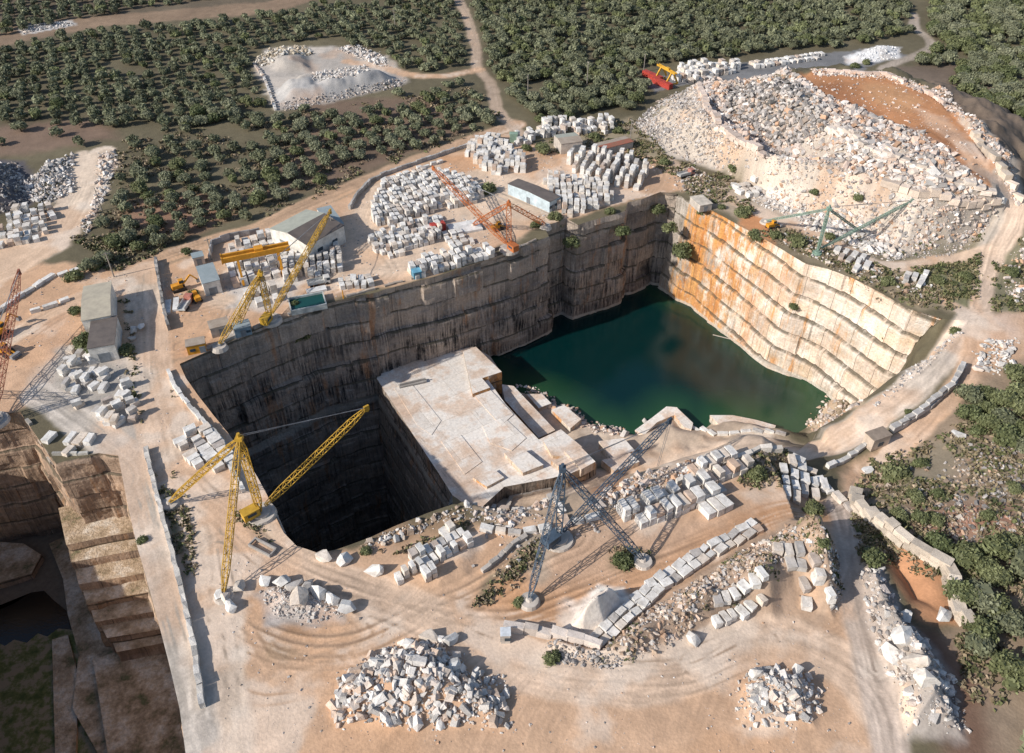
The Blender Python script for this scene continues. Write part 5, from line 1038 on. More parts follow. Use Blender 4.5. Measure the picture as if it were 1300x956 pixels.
BUSH = [ # px, py, scale, label
    (1135, 600, 1.25, 'large dark green bush beside the right dirt track'), (1168, 588, .7, 'grey leafless bush right of the large dark bush'), (1160, 632, .75, 'green shrub below the large dark bush'), (1190, 628, .6, 'low yellow green shrub on the stony slope'),
    (1168, 655, .8, 'olive toned shrub above the curved wall'), (1190, 660, .7, 'round shrub right of the olive toned shrub'), (1140, 655, .7, 'small green shrub touching the curved wall'), (1190, 692, 1.1, 'bright crowned tree at the curved wall'), (1227, 702, .9, 'bushy tree above the wall shadow'),
    (1245, 722, 1.1, 'round olive toned tree near the lower right corner'), (1215, 760, 1.2, 'dense tree against the end of the curved wall'), (1262, 775, 1.1, 'dense round tree at lower right'), (1240, 805, 1.2, 'yellow green leafy tree at lower right'), (1285, 690, 1.0, 'tree at the right edge above the thicket'),
    (1255, 655, .7, 'shrub on the rusty rubble patch'), (1285, 620, .7, 'small round shrub on the grey scree'), (1240, 545, .8, 'shrub at the foot of the right thicket'), (1270, 560, .7, 'yellowish shrub below the thicket'), (1240, 520, .9, 'dark shrub at the left end of the thicket'), (1225, 500, .7, 'small bush by the orange dirt'),
    (1153, 524, .45, 'small green bush on the lake road edge'), (1127, 358, .85, 'green bush on top of the terraced cliff'), (1212, 420, .6, 'green bush at the end of the terraced cliff'), (1010, 305, 1.3, 'wide olive brown bush beside the green derrick'), (985, 298, .9, 'bush left of the wide brown bush'), (1052, 300, .7, 'scrubby bush amid white boulders'),
    (945, 268, 1.2, 'round dark bush on the track above the orange cliff'), (958, 298, 1.0, 'bush at the top of the orange stain'), (915, 262, .6, 'small bush beside the ruined hut'), (890, 268, .6, 'bush below the ruined hut'), (1010, 385, .0, ''),
    (845, 205, 1.0, 'round bush at the fork under the spoil hill'), (785, 165, .9, 'green bush north of the ruined roof'), (775, 180, .9, 'bush in front of the ruined roof'), (758, 178, .6, 'bush left of the ruined roof'), (690, 190, 1.25, 'large round green tree beside the open shed'), (668, 188, .8, 'grey green bush left of the round green tree'),
    (700, 168, .8, 'yellow green bush behind the open shed'), (755, 172, .9, 'grey bush between shed and ruined roof'), (1050, 80, 0, ''), (705, 275, .9, 'green bush at the corner of the long hut'), (775, 268, .7, 'bush on the rim beyond the long hut'), (620, 240, 1.2, 'yellow green bush at the end of the great stockpile'), (680, 285, .7, 'dark green shrub beside the orange derrick'),
    (245, 372, .7, 'round shrub beside the blue grey shed'), (237, 320, .7, 'green tree at the corner of the fenced enclosure'), (98, 395, .8, 'dark tree left of the long left shed'), (95, 350, 1.1, 'wide bush above the long left shed'), (120, 335, 1.0, 'dark bush at the yard entrance'), (108, 435, 1.1, 'leafy tree below the long left shed'), (120, 445, .9, 'dark tree below the left shed corner'),
    (160, 445, .9, 'bush beside the road below the left shed'), (375, 388, .5, 'small round tree beside the green tank'), (182, 686, .45, 'small bush on the narrow left road wall'), (660, 765, .5, 'small round bush at the foot of the blue derrick leg'), (655, 560, 0, ''), (570, 672, .5, 'scrub on the lip of the deep shaft'), (465, 700, .5, 'dark scrub at the near lip of the shaft'),
    (828, 625, .6, 'green shrub under the blue derrick boom'), (790, 712, .9, 'dry brown bush around the right foot of the blue derrick'), (700, 835, .6, 'dry bush below the low block wall'), (960, 600, .9, 'brown scrub behind the near block rows'), (1110, 685, .0, ''), (1030, 645, 1.0, 'wide green brown shrub beside the corner blocks'), (1105, 708, 1.0, 'wide dark shrub left of the red hollow'), (1045, 690, .5, 'small bush in the shade of the berm'),
    (1225, 350, .8, 'dark shrub between the hill road and the fork'), (1190, 355, .8, 'brown green scrub inside the road triangle'), (1285, 345, .8, 'bush right of the hill road'), (1245, 375, .0, ''), (1090, 250, .8, 'patch of green scrub on the spoil hill front'), (1035, 245, .8, 'yellow green scrub in the spoil hill scree'), (928, 215, .8, 'green shrub at the foot of the spoil hill'),
    (1100, 78, .8, 'dark bush at the near edge of the gravel yard'), (1085, 82, .9, 'bush beside the asphalt yard'), (1170, 68, .9, 'bush at the bend of the far right track'), (1200, 65, 1.1, 'row bush at the far right track'), (755, 135, 1.2, 'yellow leaved tree at the wood edge'), (775, 128, 1.1, 'bright green tree at the wood edge'), (685, 150, 1.0, 'yellowish tree above the white blocks'), (722, 148, .9, 'green tree right of the yellowish tree')]
for px, py, s, lab in BUSH:
    if s == 0: continue
    x, y, z = G(px, py + 4 * s); r = put_tree('bush' if 'tree' not in lab else 'evergreen_tree', x, y, s * .9, random.choice(PROG), lab, 'tree' if 'tree' in lab else 'bush', None, z - (1.1 if 'tree' not in lab else .2) * s)
# bushes that root in the cliffs
for (px, py, zz, s, lab) in [(868, 318, -17, 1.3, 'round green bush growing in the corner of the cliff'), (850, 288, -8, 1.0, 'green bush high in the cliff corner'), (380, 424, -9, 1.0, 'dark green bush hanging on the back wall'), (333, 438, -8, .7, 'small dark bush on the shaded back wall'), (726, 308, -6, 1.1, 'dark bush in the recess of the back wall'),
                            (790, 292, -6, .9, 'bush above the second recess of the back wall'), (708, 282, -2, .8, 'green shrub on the corner ledge of the back wall'), (1009, 388, -16, .6, 'small bush on a ledge of the orange cliff'), (836, 268, -6, .9, 'brown bush on the crumbling cliff corner')]:
    x, y, z = P(px, py, zz); put_tree('bush', x, y, s, random.choice(PROG), lab, 'bush', None, z - 2.2 * s)
# low scrub and dry grass
def scrub(label, pts, dens, size, cols, clump=.45, hgt=.5):
    poly = GP(pts); n = int(parea(poly) * dens); p = scatter(poly, n)[:n]; p = p[fbm(p[:, 0], p[:, 1], 7, 3) > clump]; n = len(p)
    if n < 5: return
    K = 7; q = np.repeat(p, K, 0) + rng.normal(size=(n * K, 2)) * size * .5; z = zat(q[:, 0], q[:, 1]) + rng.random(n * K) * hgt
    c = np.stack([q[:, 0], q[:, 1], z], 1); a = rng.normal(size=(n * K, 3)); a /= np.linalg.norm(a, axis=1)[:, None]; b = np.cross(a, rng.normal(size=(n * K, 3))); b /= np.linalg.norm(b, axis=1)[:, None]
    s = (size * (.25 + .3 * rng.random(n * K)))[:, None]
    V = np.stack([c - a * s - b * s * .6, c + a * s - b * s * .6, c + a * s + b * s * .6, c - a * s + b * s * .6], 1).reshape(-1, 3)
    cols = np.array(cols); C = np.repeat(np.repeat(cols[rng.integers(0, len(cols), n)], K, 0) * (.7 + .6 * rng.random((n * K, 1))), 4, 0)
    tag(mk('ground_scrub', V, np.arange(len(V)).reshape(-1, 4), M_ROCK, tint=C), label, 'scrub', kind='stuff')
GS = [(.13, .14, .06), (.18, .17, .085), (.24, .20, .12), (.09, .105, .045)]; DS = [(.28, .22, .14), (.22, .18, .12), (.16, .15, .08), (.34, .27, .19)]
for a_ in [('dry scrub covering the slope on the lower right', [(1100, 590), (1200, 550), (1330, 480), (1330, 900), (1230, 900), (1200, 740), (1120, 660), (1085, 625)], .55, 1.1, GS + DS, .42),
           ('scrub between the road fork and the cliff top', [(1000, 290), (1110, 335), (1180, 352), (1220, 395), (1150, 388), (1060, 342), (960, 295)], .5, 1.0, GS + DS, .4),
           ('scrub inside the road triangle', [(1150, 342), (1245, 325), (1240, 385), (1200, 385)], .8, 1.0, GS, .35), ('scrub right of the hill road', [(1262, 330), (1300, 300), (1320, 395), (1260, 395)], .6, 1.0, GS, .4),
           ('scrub strip at the foot of the spoil hill', [(1060, 290), (1150, 315), (1250, 296), (1240, 315), (1170, 325), (1110, 325)], .5, .9, GS + DS, .45),
           ('weeds around the ruined hut', [(800, 170), (860, 205), (930, 225), (960, 270), (890, 260), (840, 215), (790, 195)], .6, 1.0, GS + DS, .4), ('dry grass field under the wood', [(660, 188), (800, 150), (830, 170), (850, 205), (760, 200), (700, 195)], .5, .8, DS + GS, .42),
           ('weeds along the yard road verge', [(330, 284), (470, 222), (600, 172), (640, 158), (630, 150), (560, 180), (460, 215), (330, 270)], .6, .9, DS + GS, .4),
           ('weeds along the wide dirt road', [(205, 640), (240, 645), (252, 700), (246, 740), (225, 700)], 1.2, .7, GS + DS, .3), ('weeds between the two left roads', [(190, 575), (215, 585), (235, 630), (210, 655)], 1.0, .7, GS + DS, .3), ('green weeds by the yellow derrick base', [(300, 645), (335, 665), (345, 695), (320, 680), (300, 660)], 1.0, .6, GS, .3),
           ('scrub on the shaft lip', [(470, 700), (540, 668), (600, 660), (590, 672), (550, 690), (500, 712)], .8, .8, GS + DS, .45), ('dry weeds on the berm', [(690, 815), (820, 775), (960, 690), (1050, 668), (1070, 760), (990, 730), (900, 800), (780, 850)], .5, .7, DS + GS, .5),
           ('dry weeds beside the hollow', [(1080, 650), (1130, 690), (1140, 720), (1090, 715)], 1.0, .8, DS + GS, .3), ('weeds on the bank below the blue derrick', [(600, 768), (640, 720), (690, 680), (700, 690), (650, 735), (620, 770)], .9, .7, DS + GS, .35),
           ('weeds left of the long shed', [(90, 300), (190, 300), (230, 300), (200, 322), (150, 345), (110, 340)], .5, 1.0, GS + DS, .4), ('weeds beside the left shed and road', [(150, 370), (165, 375), (170, 440), (185, 560), (175, 550), (160, 470)], 1.0, .8, GS, .3), ('scrub among the near block rows', [(900, 600), (960, 575), (1000, 575), (1000, 630), (950, 620)], .8, .9, DS + GS, .35),
           ('dark scrub on the bank between the near dirt roads', [(600, 770), (640, 722), (675, 690), (690, 705), (655, 745), (625, 775)], 1.2, .7, GS + DS, .25), ('weeds along the pit side of the yard road', [(205, 470), (222, 500), (260, 550), (300, 610), (285, 600), (240, 560), (212, 510)], .7, .6, GS + DS, .4), ('weeds at the edge of the blue derrick footing', [(770, 700), (800, 692), (830, 704), (812, 722), (780, 722)], 1.5, .6, DS + GS, .25), ('scrub strip under the curved pale wall', [(1085, 655), (1110, 668), (1150, 700), (1190, 725), (1185, 745), (1140, 715), (1095, 690)], 1.0, .8, DS + GS, .35), ('grass in the olive groves', [(150, 180), (600, 110), (640, 150), (400, 248), (240, 300), (120, 340)], .22, 1.0, DS, .5)]:
    scrub(*a_)

# ------------------------------------------------------------------ cranes
def mat_of(c, name): return flat(name, c, .55, 0.0, .35, .5)
YEL = mat_of((.50, .30, .04), 'yellow_paint'); BLU = mat_of((.06, .09, .13), 'blue_grey_paint'); ORG = mat_of((.46, .15, .05), 'rusty_orange_paint'); RST = mat_of((.30, .11, .07), 'rust_red_paint')
GRN = mat_of((.22, .32, .26), 'pale_green_paint'); STEEL = mat_of((.25, .25, .26), 'cable_steel'); CONC = mat_of((.50, .45, .40), 'concrete'); GLASS = mat_of((.04, .06, .08), 'dark_glass')
def lattice(mb, a, b, w, ch=.16, w0=None, w1=None, bay=None):
    a = Vector(a); b = Vector(b); d = b - a; L = d.length; X = d.normalized(); Zu = Vector((0, 0, 1)) if abs(X.z) < .95 else Vector((0, 1, 0)); Yv = X.cross(Zu).normalized(); Zv = Yv.cross(X).normalized()
    n = max(4, int(L / (bay or w * 1.25))); w0 = w * .35 if w0 is None else w0; w1 = w * .35 if w1 is None else w1
    def wd(t): return w0 + (w - w0) * min(1, t / .14) if t < .5 else w1 + (w - w1) * min(1, (1 - t) / .14)
    pts = []
    for k in range(n + 1):
        t = k / n; h = wd(t) / 2; c = a + d * t; pts.append([c + Yv * i * h + Zv * j * h for i, j in ((-1, -1), (1, -1), (1, 1), (-1, 1))])
    for k in range(n):
        for i in range(4):
            mb.bar(pts[k][i], pts[k + 1][i], ch); j = (i + 1) % 4
            if (k + i) % 2: mb.bar(pts[k][i], pts[k + 1][j], ch * .6)
            else: mb.bar(pts[k][j], pts[k + 1][i], ch * .6)
            mb.bar(pts[k][i], pts[k][j], ch * .6)
def derrick(label, base, h, feet, tip, mat, w=1.3, house=True, hook=None, stays=(), fw=None, basew=3.4):
    base = Vector(base); r = empty('derrick_crane', base, 0, label=label, cat='crane'); loc = lambda p: Vector(p) - base
    top = Vector((0, 0, h)); m = MB(); lattice(m, (0, 0, 1.2), top, w * 1.05, .16); m.build('mast', mat, r)
    m = MB(); m.box((0, 0, h + .1), (1.4, 1.4, .9)); m.cyl((0, 0, h + .4), .35, 1.0, 8); m.build('mast_head', mat, r)
    for f in feet:
        m = MB(); lattice(m, loc(f) + Vector((0, 0, .9)), top, w * .95, .14); m.build('leg', mat, r)
        m = MB(); m.cyl(loc(f) + Vector((0, 0, -.5)), 2.4, 1.2, 14, 1.9); m.cyl(loc(f) + Vector((0, 0, .6)), .8, .7, 8, .5); m.build('leg_footing', CONC, r)
    m = MB(); st = loc(tip); d = st.normalized(); lattice(m, d * 1.4 + Vector((0, 0, 1.4)), st, w, .15); m.build('boom', mat, r)
    m = MB(); m.box(st + Vector((0, 0, -.1)), (1.3, .5, 1.5), math.atan2(d.y, d.x)); m.cyl(st + Vector((0, 0, -.6)), .55, .3, 10, axis='y'); m.build('boom_head', mat, r)
    m = MB(); m.bar(top + Vector((0, 0, .9)), st, .09); m.bar(top + Vector((0, 0, .5)), st + Vector((.3, 0, .3)), .09); m.build('hoist_cable', STEEL, r)
    if hook: 
        m = MB(); m.bar(st, loc(hook), .09); m.bar(st + Vector((.5, 0, 0)), loc(hook) + Vector((.3, 0, 0)), .09); m.box(loc(hook), (.9, .6, 1.2)); m.build('hook_block', STEEL, r)
    m = MB(); m.cyl((0, 0, -.3), basew, .9, 20, basew * .92); m.cyl((0, 0, .6), basew * .6, .5, 16); m.build('turntable', CONC if house else mat, r)
    if house:
        m = MB(); a = math.atan2(d.y, d.x) + math.pi; m.box((math.cos(a) * 2.2, math.sin(a) * 2.2, 2.1), (3.6, 2.2, 2.0), a); m.box((math.cos(a) * 2.2, math.sin(a) * 2.2, 3.2), (3.8, 2.4, .15), a); hs = m.build('machine_house', mat, r)
        m = MB(); m.box((math.cos(a) * 2.2 , math.sin(a) * 2.2 , 2.4), (2.0, 2.26, .8), a); m.build('window', GLASS, hs)
    for s_ in stays:
        m = MB(); m.bar(top + Vector((0, 0, .5)), loc(s_), .10); m.build('stay_cable', STEEL, r)
    return r
g0 = lambda px, py: G(px, py)
derrick('tall yellow lattice derrick standing on the rim of the deep shaft', P(332, 653), 23.6, [P(216, 641), P(285, 757)], P(465, 518, 15), YEL, 1.25)
derrick('blue grey lattice derrick on the near dirt yard, boom over the benches', P(709, 686), 22.2, [P(672, 764), P(816, 714)], P(850, 534, 14), BLU, 1.3, hook=P(832, 600, -12))
derrick('rusty orange lattice derrick on the rim of the great back wall', P(646, 317), 17.0, [P(601, 288), P(692, 288)], P(550, 213, 12), ORG, 1.5)
derrick('yellow lattice derrick beside the green tank in the gantry yard', P(344, 407), 16.2, [P(279, 441), P(298, 424)], P(419, 268, 11), YEL, 1.3)
derrick('pale green lattice derrick above the orange cliff', P(1037, 322), 16.5, [P(972, 283), P(1090, 296)], P(1158, 255, 13), GRN, .7, house=False, basew=1.6)
derrick('rusty red lattice derrick at the left edge above the second pit', P(-6, 535), 12, [P(-90, 500), P(-60, 560)], P(24, 345, 14), RST, 1.7)
def gantry(label, pa, pb, h, mat, legs_dir, w=1.6, depth=1.7):
    a = Vector(pa); b = Vector(pb); mid = (a + b) / 2; mid.z = 0; r = empty('gantry_crane', mid, 0, label=label, cat='crane'); A = a - mid; B = b - mid; A.z = B.z = h; d = (B - A).normalized(); n = Vector((-d.y, d.x, 0))
    for s_ in (-.5, .5):
        m = MB(); m.bar(A + n * s_ * w * 1.5, B + n * s_ * w * 1.5, w * .42, depth); m.build('girder', mat, r)
    for t in (.22, .82):
        c = A + (B - A) * t
        m = MB()
        for s_ in (-1, 1): m.bar(c + n * s_ * w * .7 - Vector((0, 0, depth / 2)), c + n * s_ * 3.6 + Vector((0, 0, -h + .8)), .7)
        m.bar(c + n * 3.8 + Vector((0, 0, -h + .7)), c - n * 3.8 + Vector((0, 0, -h + .7)), .6); m.build('leg', mat, r)
    for s_ in (-.5, .5):
        m = MB(); c = A + n * s_ * w * 1.5; m.box(c + Vector((0, 0, 0)), (.3, w * .6, depth * 1.2), math.atan2(d.y, d.x)); m.build('end_plate', mat, r)
    m = MB(); c = A + (B - A) * .55; m.box(c + Vector((0, 0, depth * .7)), (2.6, w * 1.5, 1.0), math.atan2(d.y, d.x)); m.build('trolley', mat, r)
    m = MB(); m.bar(c, c - Vector((0, 0, h * .55)), .12); m.box(c - Vector((0, 0, h * .55)), (.8, .5, .9)); m.build('hook_block', STEEL, r); return r
YELO = mat_of((.66, .30, .03), 'orange_yellow_paint')
gantry('orange yellow gantry crane spanning the block yard beside the warehouse', P(281, 329, 9), P(367, 312, 9), 9, YELO, 0)
gantry('bright yellow gantry crane on the far gravel yard', P(836, 82, 6.5), P(858, 94, 6.5), 6.5, mat_of((.60, .34, .04), 'bright_yellow_paint'), 0, .8, .8)

# ------------------------------------------------------------------ buildings
def building(name, label, quad, zr, ridge, wallm, roofm, openings=(), cat='building', over=.15, ridge_axis=0, halves=None):
    """quad: picture corners of the roof eaves at height zr, in order; the walls go down to the land"""
    q = [Vector(P(x, y, zr)) for x, y in quad]; c = sum(q, Vector()) / 4
    e1 = (q[1] - q[0] + q[2] - q[3]) / 2; e2 = (q[3] - q[0] + q[2] - q[1]) / 2; L = e1.length; Wd = abs(e2.dot(Vector((-e1.y, e1.x, 0)).normalized())); an = math.atan2(e1.y, e1.x)
    zb = float(zat(c.x, c.y)); zb = zb if zb > -12 else 0.0; hh = zr - zb; r = empty(name, (c.x, c.y, zb), an, label=label, cat=cat)
    m = MB(); t = .25; lx, ly = L / 2 - over, Wd / 2 - over
    m.box((0, ly - t / 2, hh / 2), (2 * lx, t, hh)); m.box((0, -ly + t / 2, hh / 2), (2 * lx, t, hh))
    m.box((lx - t / 2, 0, hh / 2), (t, 2 * ly - 2 * t, hh)); m.box((-lx + t / 2, 0, hh / 2), (t, 2 * ly - 2 * t, hh))
    if ridge:
        for s_ in (-1, 1):
            x = s_ * (lx - t / 2); V = [(x - t / 2, -ly, hh), (x - t / 2, ly, hh), (x - t / 2, 0, hh + ridge * .94), (x + t / 2, -ly, hh), (x + t / 2, ly, hh), (x + t / 2, 0, hh + ridge * .94)]
            m.add(V, [[0, 1, 2, 0], [3, 5, 4, 3], [0, 2, 5, 3], [1, 4, 5, 2]])
    m.build('wall', wallm, r)
    rm = roofm if isinstance(roofm, (list, tuple)) else (roofm, roofm)
    for k, s_ in enumerate((-1, 1)):
        if ridge or rm[0] is not rm[1]:
            mm = MB(); A0 = (-L / 2, s_ * Wd / 2, hh); A1 = (L / 2, s_ * Wd / 2, hh); B0 = (-L / 2, 0, hh + ridge); B1 = (L / 2, 0, hh + ridge); th = Vector((0, 0, .14))
            V = [Vector(v) for v in (A0, A1, B1, B0)]; V = V + [v + th for v in V]; mm.add([tuple(v) for v in V], [[0, 1, 2, 3], [4, 5, 6, 7][::-1], [0, 4, 5, 1], [1, 5, 6, 2], [2, 6, 7, 3], [3, 7, 4, 0]]); mm.build('roof', rm[k], r)
        elif k == 0:
            mm = MB(); mm.box((0, 0, hh + .1), (L, Wd, .18)); mm.build('roof', rm[0], r)
    for kind, side, pos, w_, z0, h_ in openings:
        m = MB(); 
        if side in 'fb': y = (-ly if side == 'f' else ly); m.box((pos * L, y + (-.05 if side == 'f' else .05), z0 + h_ / 2), (w_, .14, h_))
        else: x = (-lx if side == 'l' else lx); m.box((x + (-.05 if side == 'l' else .05), pos * Wd, z0 + h_ / 2), (.14, w_, h_))
        m.build(kind, {'door': mat_of((.20, .22, .24), 'door_grey'), 'window': GLASS}[kind], r)
    return r
CREAM = corrugated('cream_sheet_roof', (.50, .45, .35), (.36, .32, .26)); WHT = mat_of((.66, .64, .60), 'white_render'); DKR = corrugated('dark_brown_sheet', (.16, .135, .12), (.10, .085, .08))
LG = corrugated('light_green_grey_sheet', (.40, .41, .35), (.30, .31, .27)); BG = corrugated('blue_grey_sheet', (.30, .35, .37), (.22, .27, .29)); TAN = corrugated('tan_sheet', (.40, .34, .28), (.28, .22, .17))
building('long_shed', 'long shed with cream sheet roof beside the left road', [(148, 376), (104, 385), (101, 364), (137, 357)][::-1] and [(101, 365), (137, 358), (146, 400), (108, 407)], 6, .8, WHT, (CREAM, CREAM), [('door', 'f', .2, 3, 0, 3.4), ('window', 'b', -.2, 2, 1.6, 1.2)])
building('workshop', 'lower shed wing with half white half dark roof', [(108, 408), (146, 401), (149, 437), (118, 442)], 5.2, 0, WHT, (DKR, DKR), [('door', 'f', 0, 3, 0, 3)])
building('warehouse', 'gable warehouse with green grey and dark brown roof slopes', [(357, 283), (398, 261), (428, 292), (375, 321)], 6.5, 1.6, WHT, (DKR, LG), [('door', 'l', .15, 4, 0, 4.2), ('window', 'f', .2, 2.2, 2.4, 1.2), ('window', 'f', -.2, 2.2, 2.4, 1.2)])
building('shed', 'open white shed attached right of the gable warehouse', [(402, 264), (420, 262), (437, 283), (418, 290)], 5, .0, WHT, (BG, BG), [('door', 'r', 0, 4, 0, 3.6)])
building('shed', 'blue grey flat roofed shed in the fenced enclosure', [(251, 338), (273, 333), (277, 356), (254, 362)], 4.5, 0, WHT, (BG, BG), [('door', 'f', 0, 2.4, 0, 2.6)])
building('shed', 'long tan roofed shelter on the rim beside the gantry yard', [(263, 408), (289, 402), (291, 412), (266, 419)], 3.2, 0, CONC, (TAN, TAN), [('door', 'f', .1, 2, 0, 2.4)])
building('workshop', 'low shelter with yellow walls on the rim of the back wall', [(234, 432), (258, 427), (262, 436), (236, 441)], 3.0, 0, YELO, (TAN, TAN), [('door', 'f', .3, 1.6, 0, 2.2), ('window', 'f', -.2, 1.4, 1, .9)])
building('office_hut', 'blue grey hut next to the rim shelter', [(294, 410), (316, 405), (318, 414), (296, 420)], 3.0, 0, mat_of((.22, .30, .36), 'blue_grey_wall'), (BG, BG), [('door', 'f', 0, 1.4, 0, 2.2), ('window', 'f', .3, 1.2, 1, .8)])
building('long_hut', 'long hut with dark roof and pale blue doors by the back wall', [(652, 229), (665, 224), (704, 253), (690, 262)], 4.2, .5, mat_of((.46, .55, .60), 'pale_blue_wall'), (DKR, DKR), [('door', 'l', .0, 1.6, 0, 2.4), ('window', 'f', -.35, 1.6, 1.4, 1), ('door', 'f', -.1, 1.6, 0, 2.4), ('window', 'f', .15, 1.6, 1.4, 1), ('door', 'f', .38, 1.6, 0, 2.4)])
building('open_shed', 'open fronted shed with tan and grey roof near the lane', [(703, 172), (730, 168), (740, 180), (712, 183)], 4.5, .6, CONC, (TAN, LG), [('door', 'f', .25, 3.6, 0, 3.4)])
building('ruined_hut', 'half collapsed hut with rust red roof among bushes', [(755, 182), (795, 173), (803, 180), (763, 191)], 3.0, .3, CONC, (corrugated('rusty_sheet', (.34, .12, .08), (.24, .14, .09)), TAN), [('door', 'f', -.2, 1.6, 0, 2)])
building('concrete_hut', 'square concrete hut at the joint of the right retaining walls', [(1100, 548), (1123, 541), (1131, 553), (1108, 562)], float(zat(*P(1115, 560, -6)[:2])) + 3.6, 0, mat_of((.56, .46, .37), 'stained_concrete'), (mat_of((.30, .24, .19), 'brown_flat_roof'),) * 2, [('window', 'f', 0, 1.6, 1.0, 1.2)])
building('roofless_hut', 'small concrete hut on the corner above the cliff', [(876, 249), (893, 248), (904, 258), (888, 263)], 2.6, 0, CONC, (mat_of((.60, .54, .46), 'pale_slab'),) * 2, [('door', 'f', 0, 1.4, 0, 2)])
building('container_hut', 'white portable cabin on the dirt beside the low block wall', [(634, 797), (648, 796), (649, 808), (636, 808)], 2.6, 0, CONC, (mat_of((.70, .74, .78), 'white_cabin_roof'),) * 2, [('window', 'f', .2, 1.2, 1.0, .8), ('door', 'l', 0, 1.0, 0, 2)])
building('cabin', 'bright blue cabin at the end of the rim block row', [(521, 340), (532, 338), (535, 345), (524, 348)], 2.4, 0, mat_of((.10, .27, .38), 'blue_wall'), (mat_of((.16, .40, .55), 'blue_roof'),) * 2, [('door', 'f', 0, 1.2, 0, 1.9)])
building('shed', 'grey lean-to roof behind the fenced enclosure', [(242, 322), (256, 319), (260, 325), (244, 329)], 3, 0, CONC, (BG, BG), [('door', 'f', 0, 1.6, 0, 2.2)])
# green water tank
tk = P(391, 388); r = empty('water_tank', tk, .35, label='rectangular open tank of green water near the rim', cat='tank')
m = MB()
for c, d in (((0, 3.4, .9), (10.6, .35, 1.8)), ((0, -3.4, .9), (10.6, .35, 1.8)), ((5.15, 0, .9), (.3, 6.45, 1.8)), ((-5.15, 0, .9), (.3, 6.45, 1.8))): m.box(c, d)
m.build('tank_wall', mat_of((.50, .52, .50), 'tank_concrete'), r)
m = MB(); m.box((0, 0, .6), (9.9, 6.4, 1.0)); m.build('tank_water', water_mat('tank_water', (.01, .06, .055), (.02, .09, .08)), r)
# ------------------------------------------------------------------ containers, machines
def container(label, px, py, L, rz, mat, z=0):
    x, y, _ = P(px, py, z); r = empty('shipping_container', (x, y, z), rz, label=label, cat='container')
    m = MB(); m.box((0, 0, 1.35), (L, 2.5, 2.6))
    for k in range(int(L / .6)):
        for s_ in (-1, 1): m.box((-L / 2 + .4 + k * .6, s_ * 1.27, 1.35), (.25, .08, 2.4))
    m.build('body', mat, r)
    for s_ in (-.6, .6): m = MB(); m.box((L / 2 + .05, s_, 1.35), (.1, 1.1, 2.4)); m.build('door', mat, r)
RED_ = mat_of((.42, .06, .045), 'red_paint')
aR = math.atan2(P(855, 110)[1] - P(822, 96)[1], P(855, 110)[0] - P(822, 96)[0])
container('long red container on the far gravel yard, left one', 828, 100, 12, aR, RED_); container('long red container on the far gravel yard, right one', 840, 109, 12, aR, RED_)
container('red container beside the slab stack in the centre yard', 556, 292, 5, .4, RED_)
def loader(label, x, y, rz, s=1.0, excavator=False):
    r = empty('excavator' if excavator else 'wheel_loader', (x, y, float(zat(x, y))), rz, label=label, cat='excavator' if excavator else 'wheel loader'); r.scale = (s, s, s)
    m = MB(); m.box((-1.2, 0, 1.9), (3.4, 2.2, 1.3)); m.box((-2.6, 0, 1.7), (.8, 2.0, 1.0)); m.build('body', YELO, r)
    m = MB(); m.box((.4, .3 if excavator else 0, 2.9), (1.5, 1.5, 1.7)); cb_ = m.build('cab', YELO, r); m = MB(); m.box((.45, .3 if excavator else 0, 3.1), (1.56, 1.56, .9)); m.build('window', GLASS, cb_)
    BLK = mat_of((.03, .03, .03), 'black_rubber')
    if excavator:
        for s_ in (-1, 1): m = MB(); m.box((-.8, s_ * 1.25, .5), (4.6, .6, .95)); m.build('track', BLK, r)
        m = MB(); m.bar((.9, -.3, 2.2), (3.8, -.3, 4.8), .5); m.build('boom', YELO, r); m = MB(); m.bar((3.8, -.3, 4.8), (5.8, -.3, 2.2), .4); m.build('arm', YELO, r); m = MB(); m.box((5.8, -.3, 1.7), (1.0, 1.2, 1.1)); m.build('bucket', STEEL, r)
    else:
        for sx_ in (-2.0, 1.4):
            for s_ in (-1, 1): m = MB(); m.cyl((sx_, s_ * 1.25, .8), .8, .6, 14, axis='y'); m.build('wheel', BLK, r)
        m = MB(); 
        for s_ in (-.6, .6): m.bar((1.0, s_, 1.8), (3.4, s_, .9), .3)
        m.build('lift_arm', YELO, r); m = MB(); m.box((3.9, 0, .8), (1.0, 2.8, 1.0)); m.box((4.3, 0, .35), (.9, 2.8, .2)); m.build('bucket', STEEL, r)
for px, py, rz, s, ex, lab in ((231, 368, .6, .9, True, 'yellow excavator parked in the fenced enclosure'), (250, 381, 2.2, .8, False, 'yellow wheel loader beside the blue grey shed'), (980, 290, .4, .8, False, 'small yellow loader near the green derrick foot'),
                           (5, 425, 1.2, 1.0, True, 'yellow excavator at the left edge of the left yard'), (8, 450, -.4, 1.0, False, 'yellow wheel loader at the left edge below the excavator'), (632, 292, .5, .8, False, 'dark yellow loader under the orange derrick')):
    x, y, z = G(px, py); loader(lab, x, y, rz, s, ex)
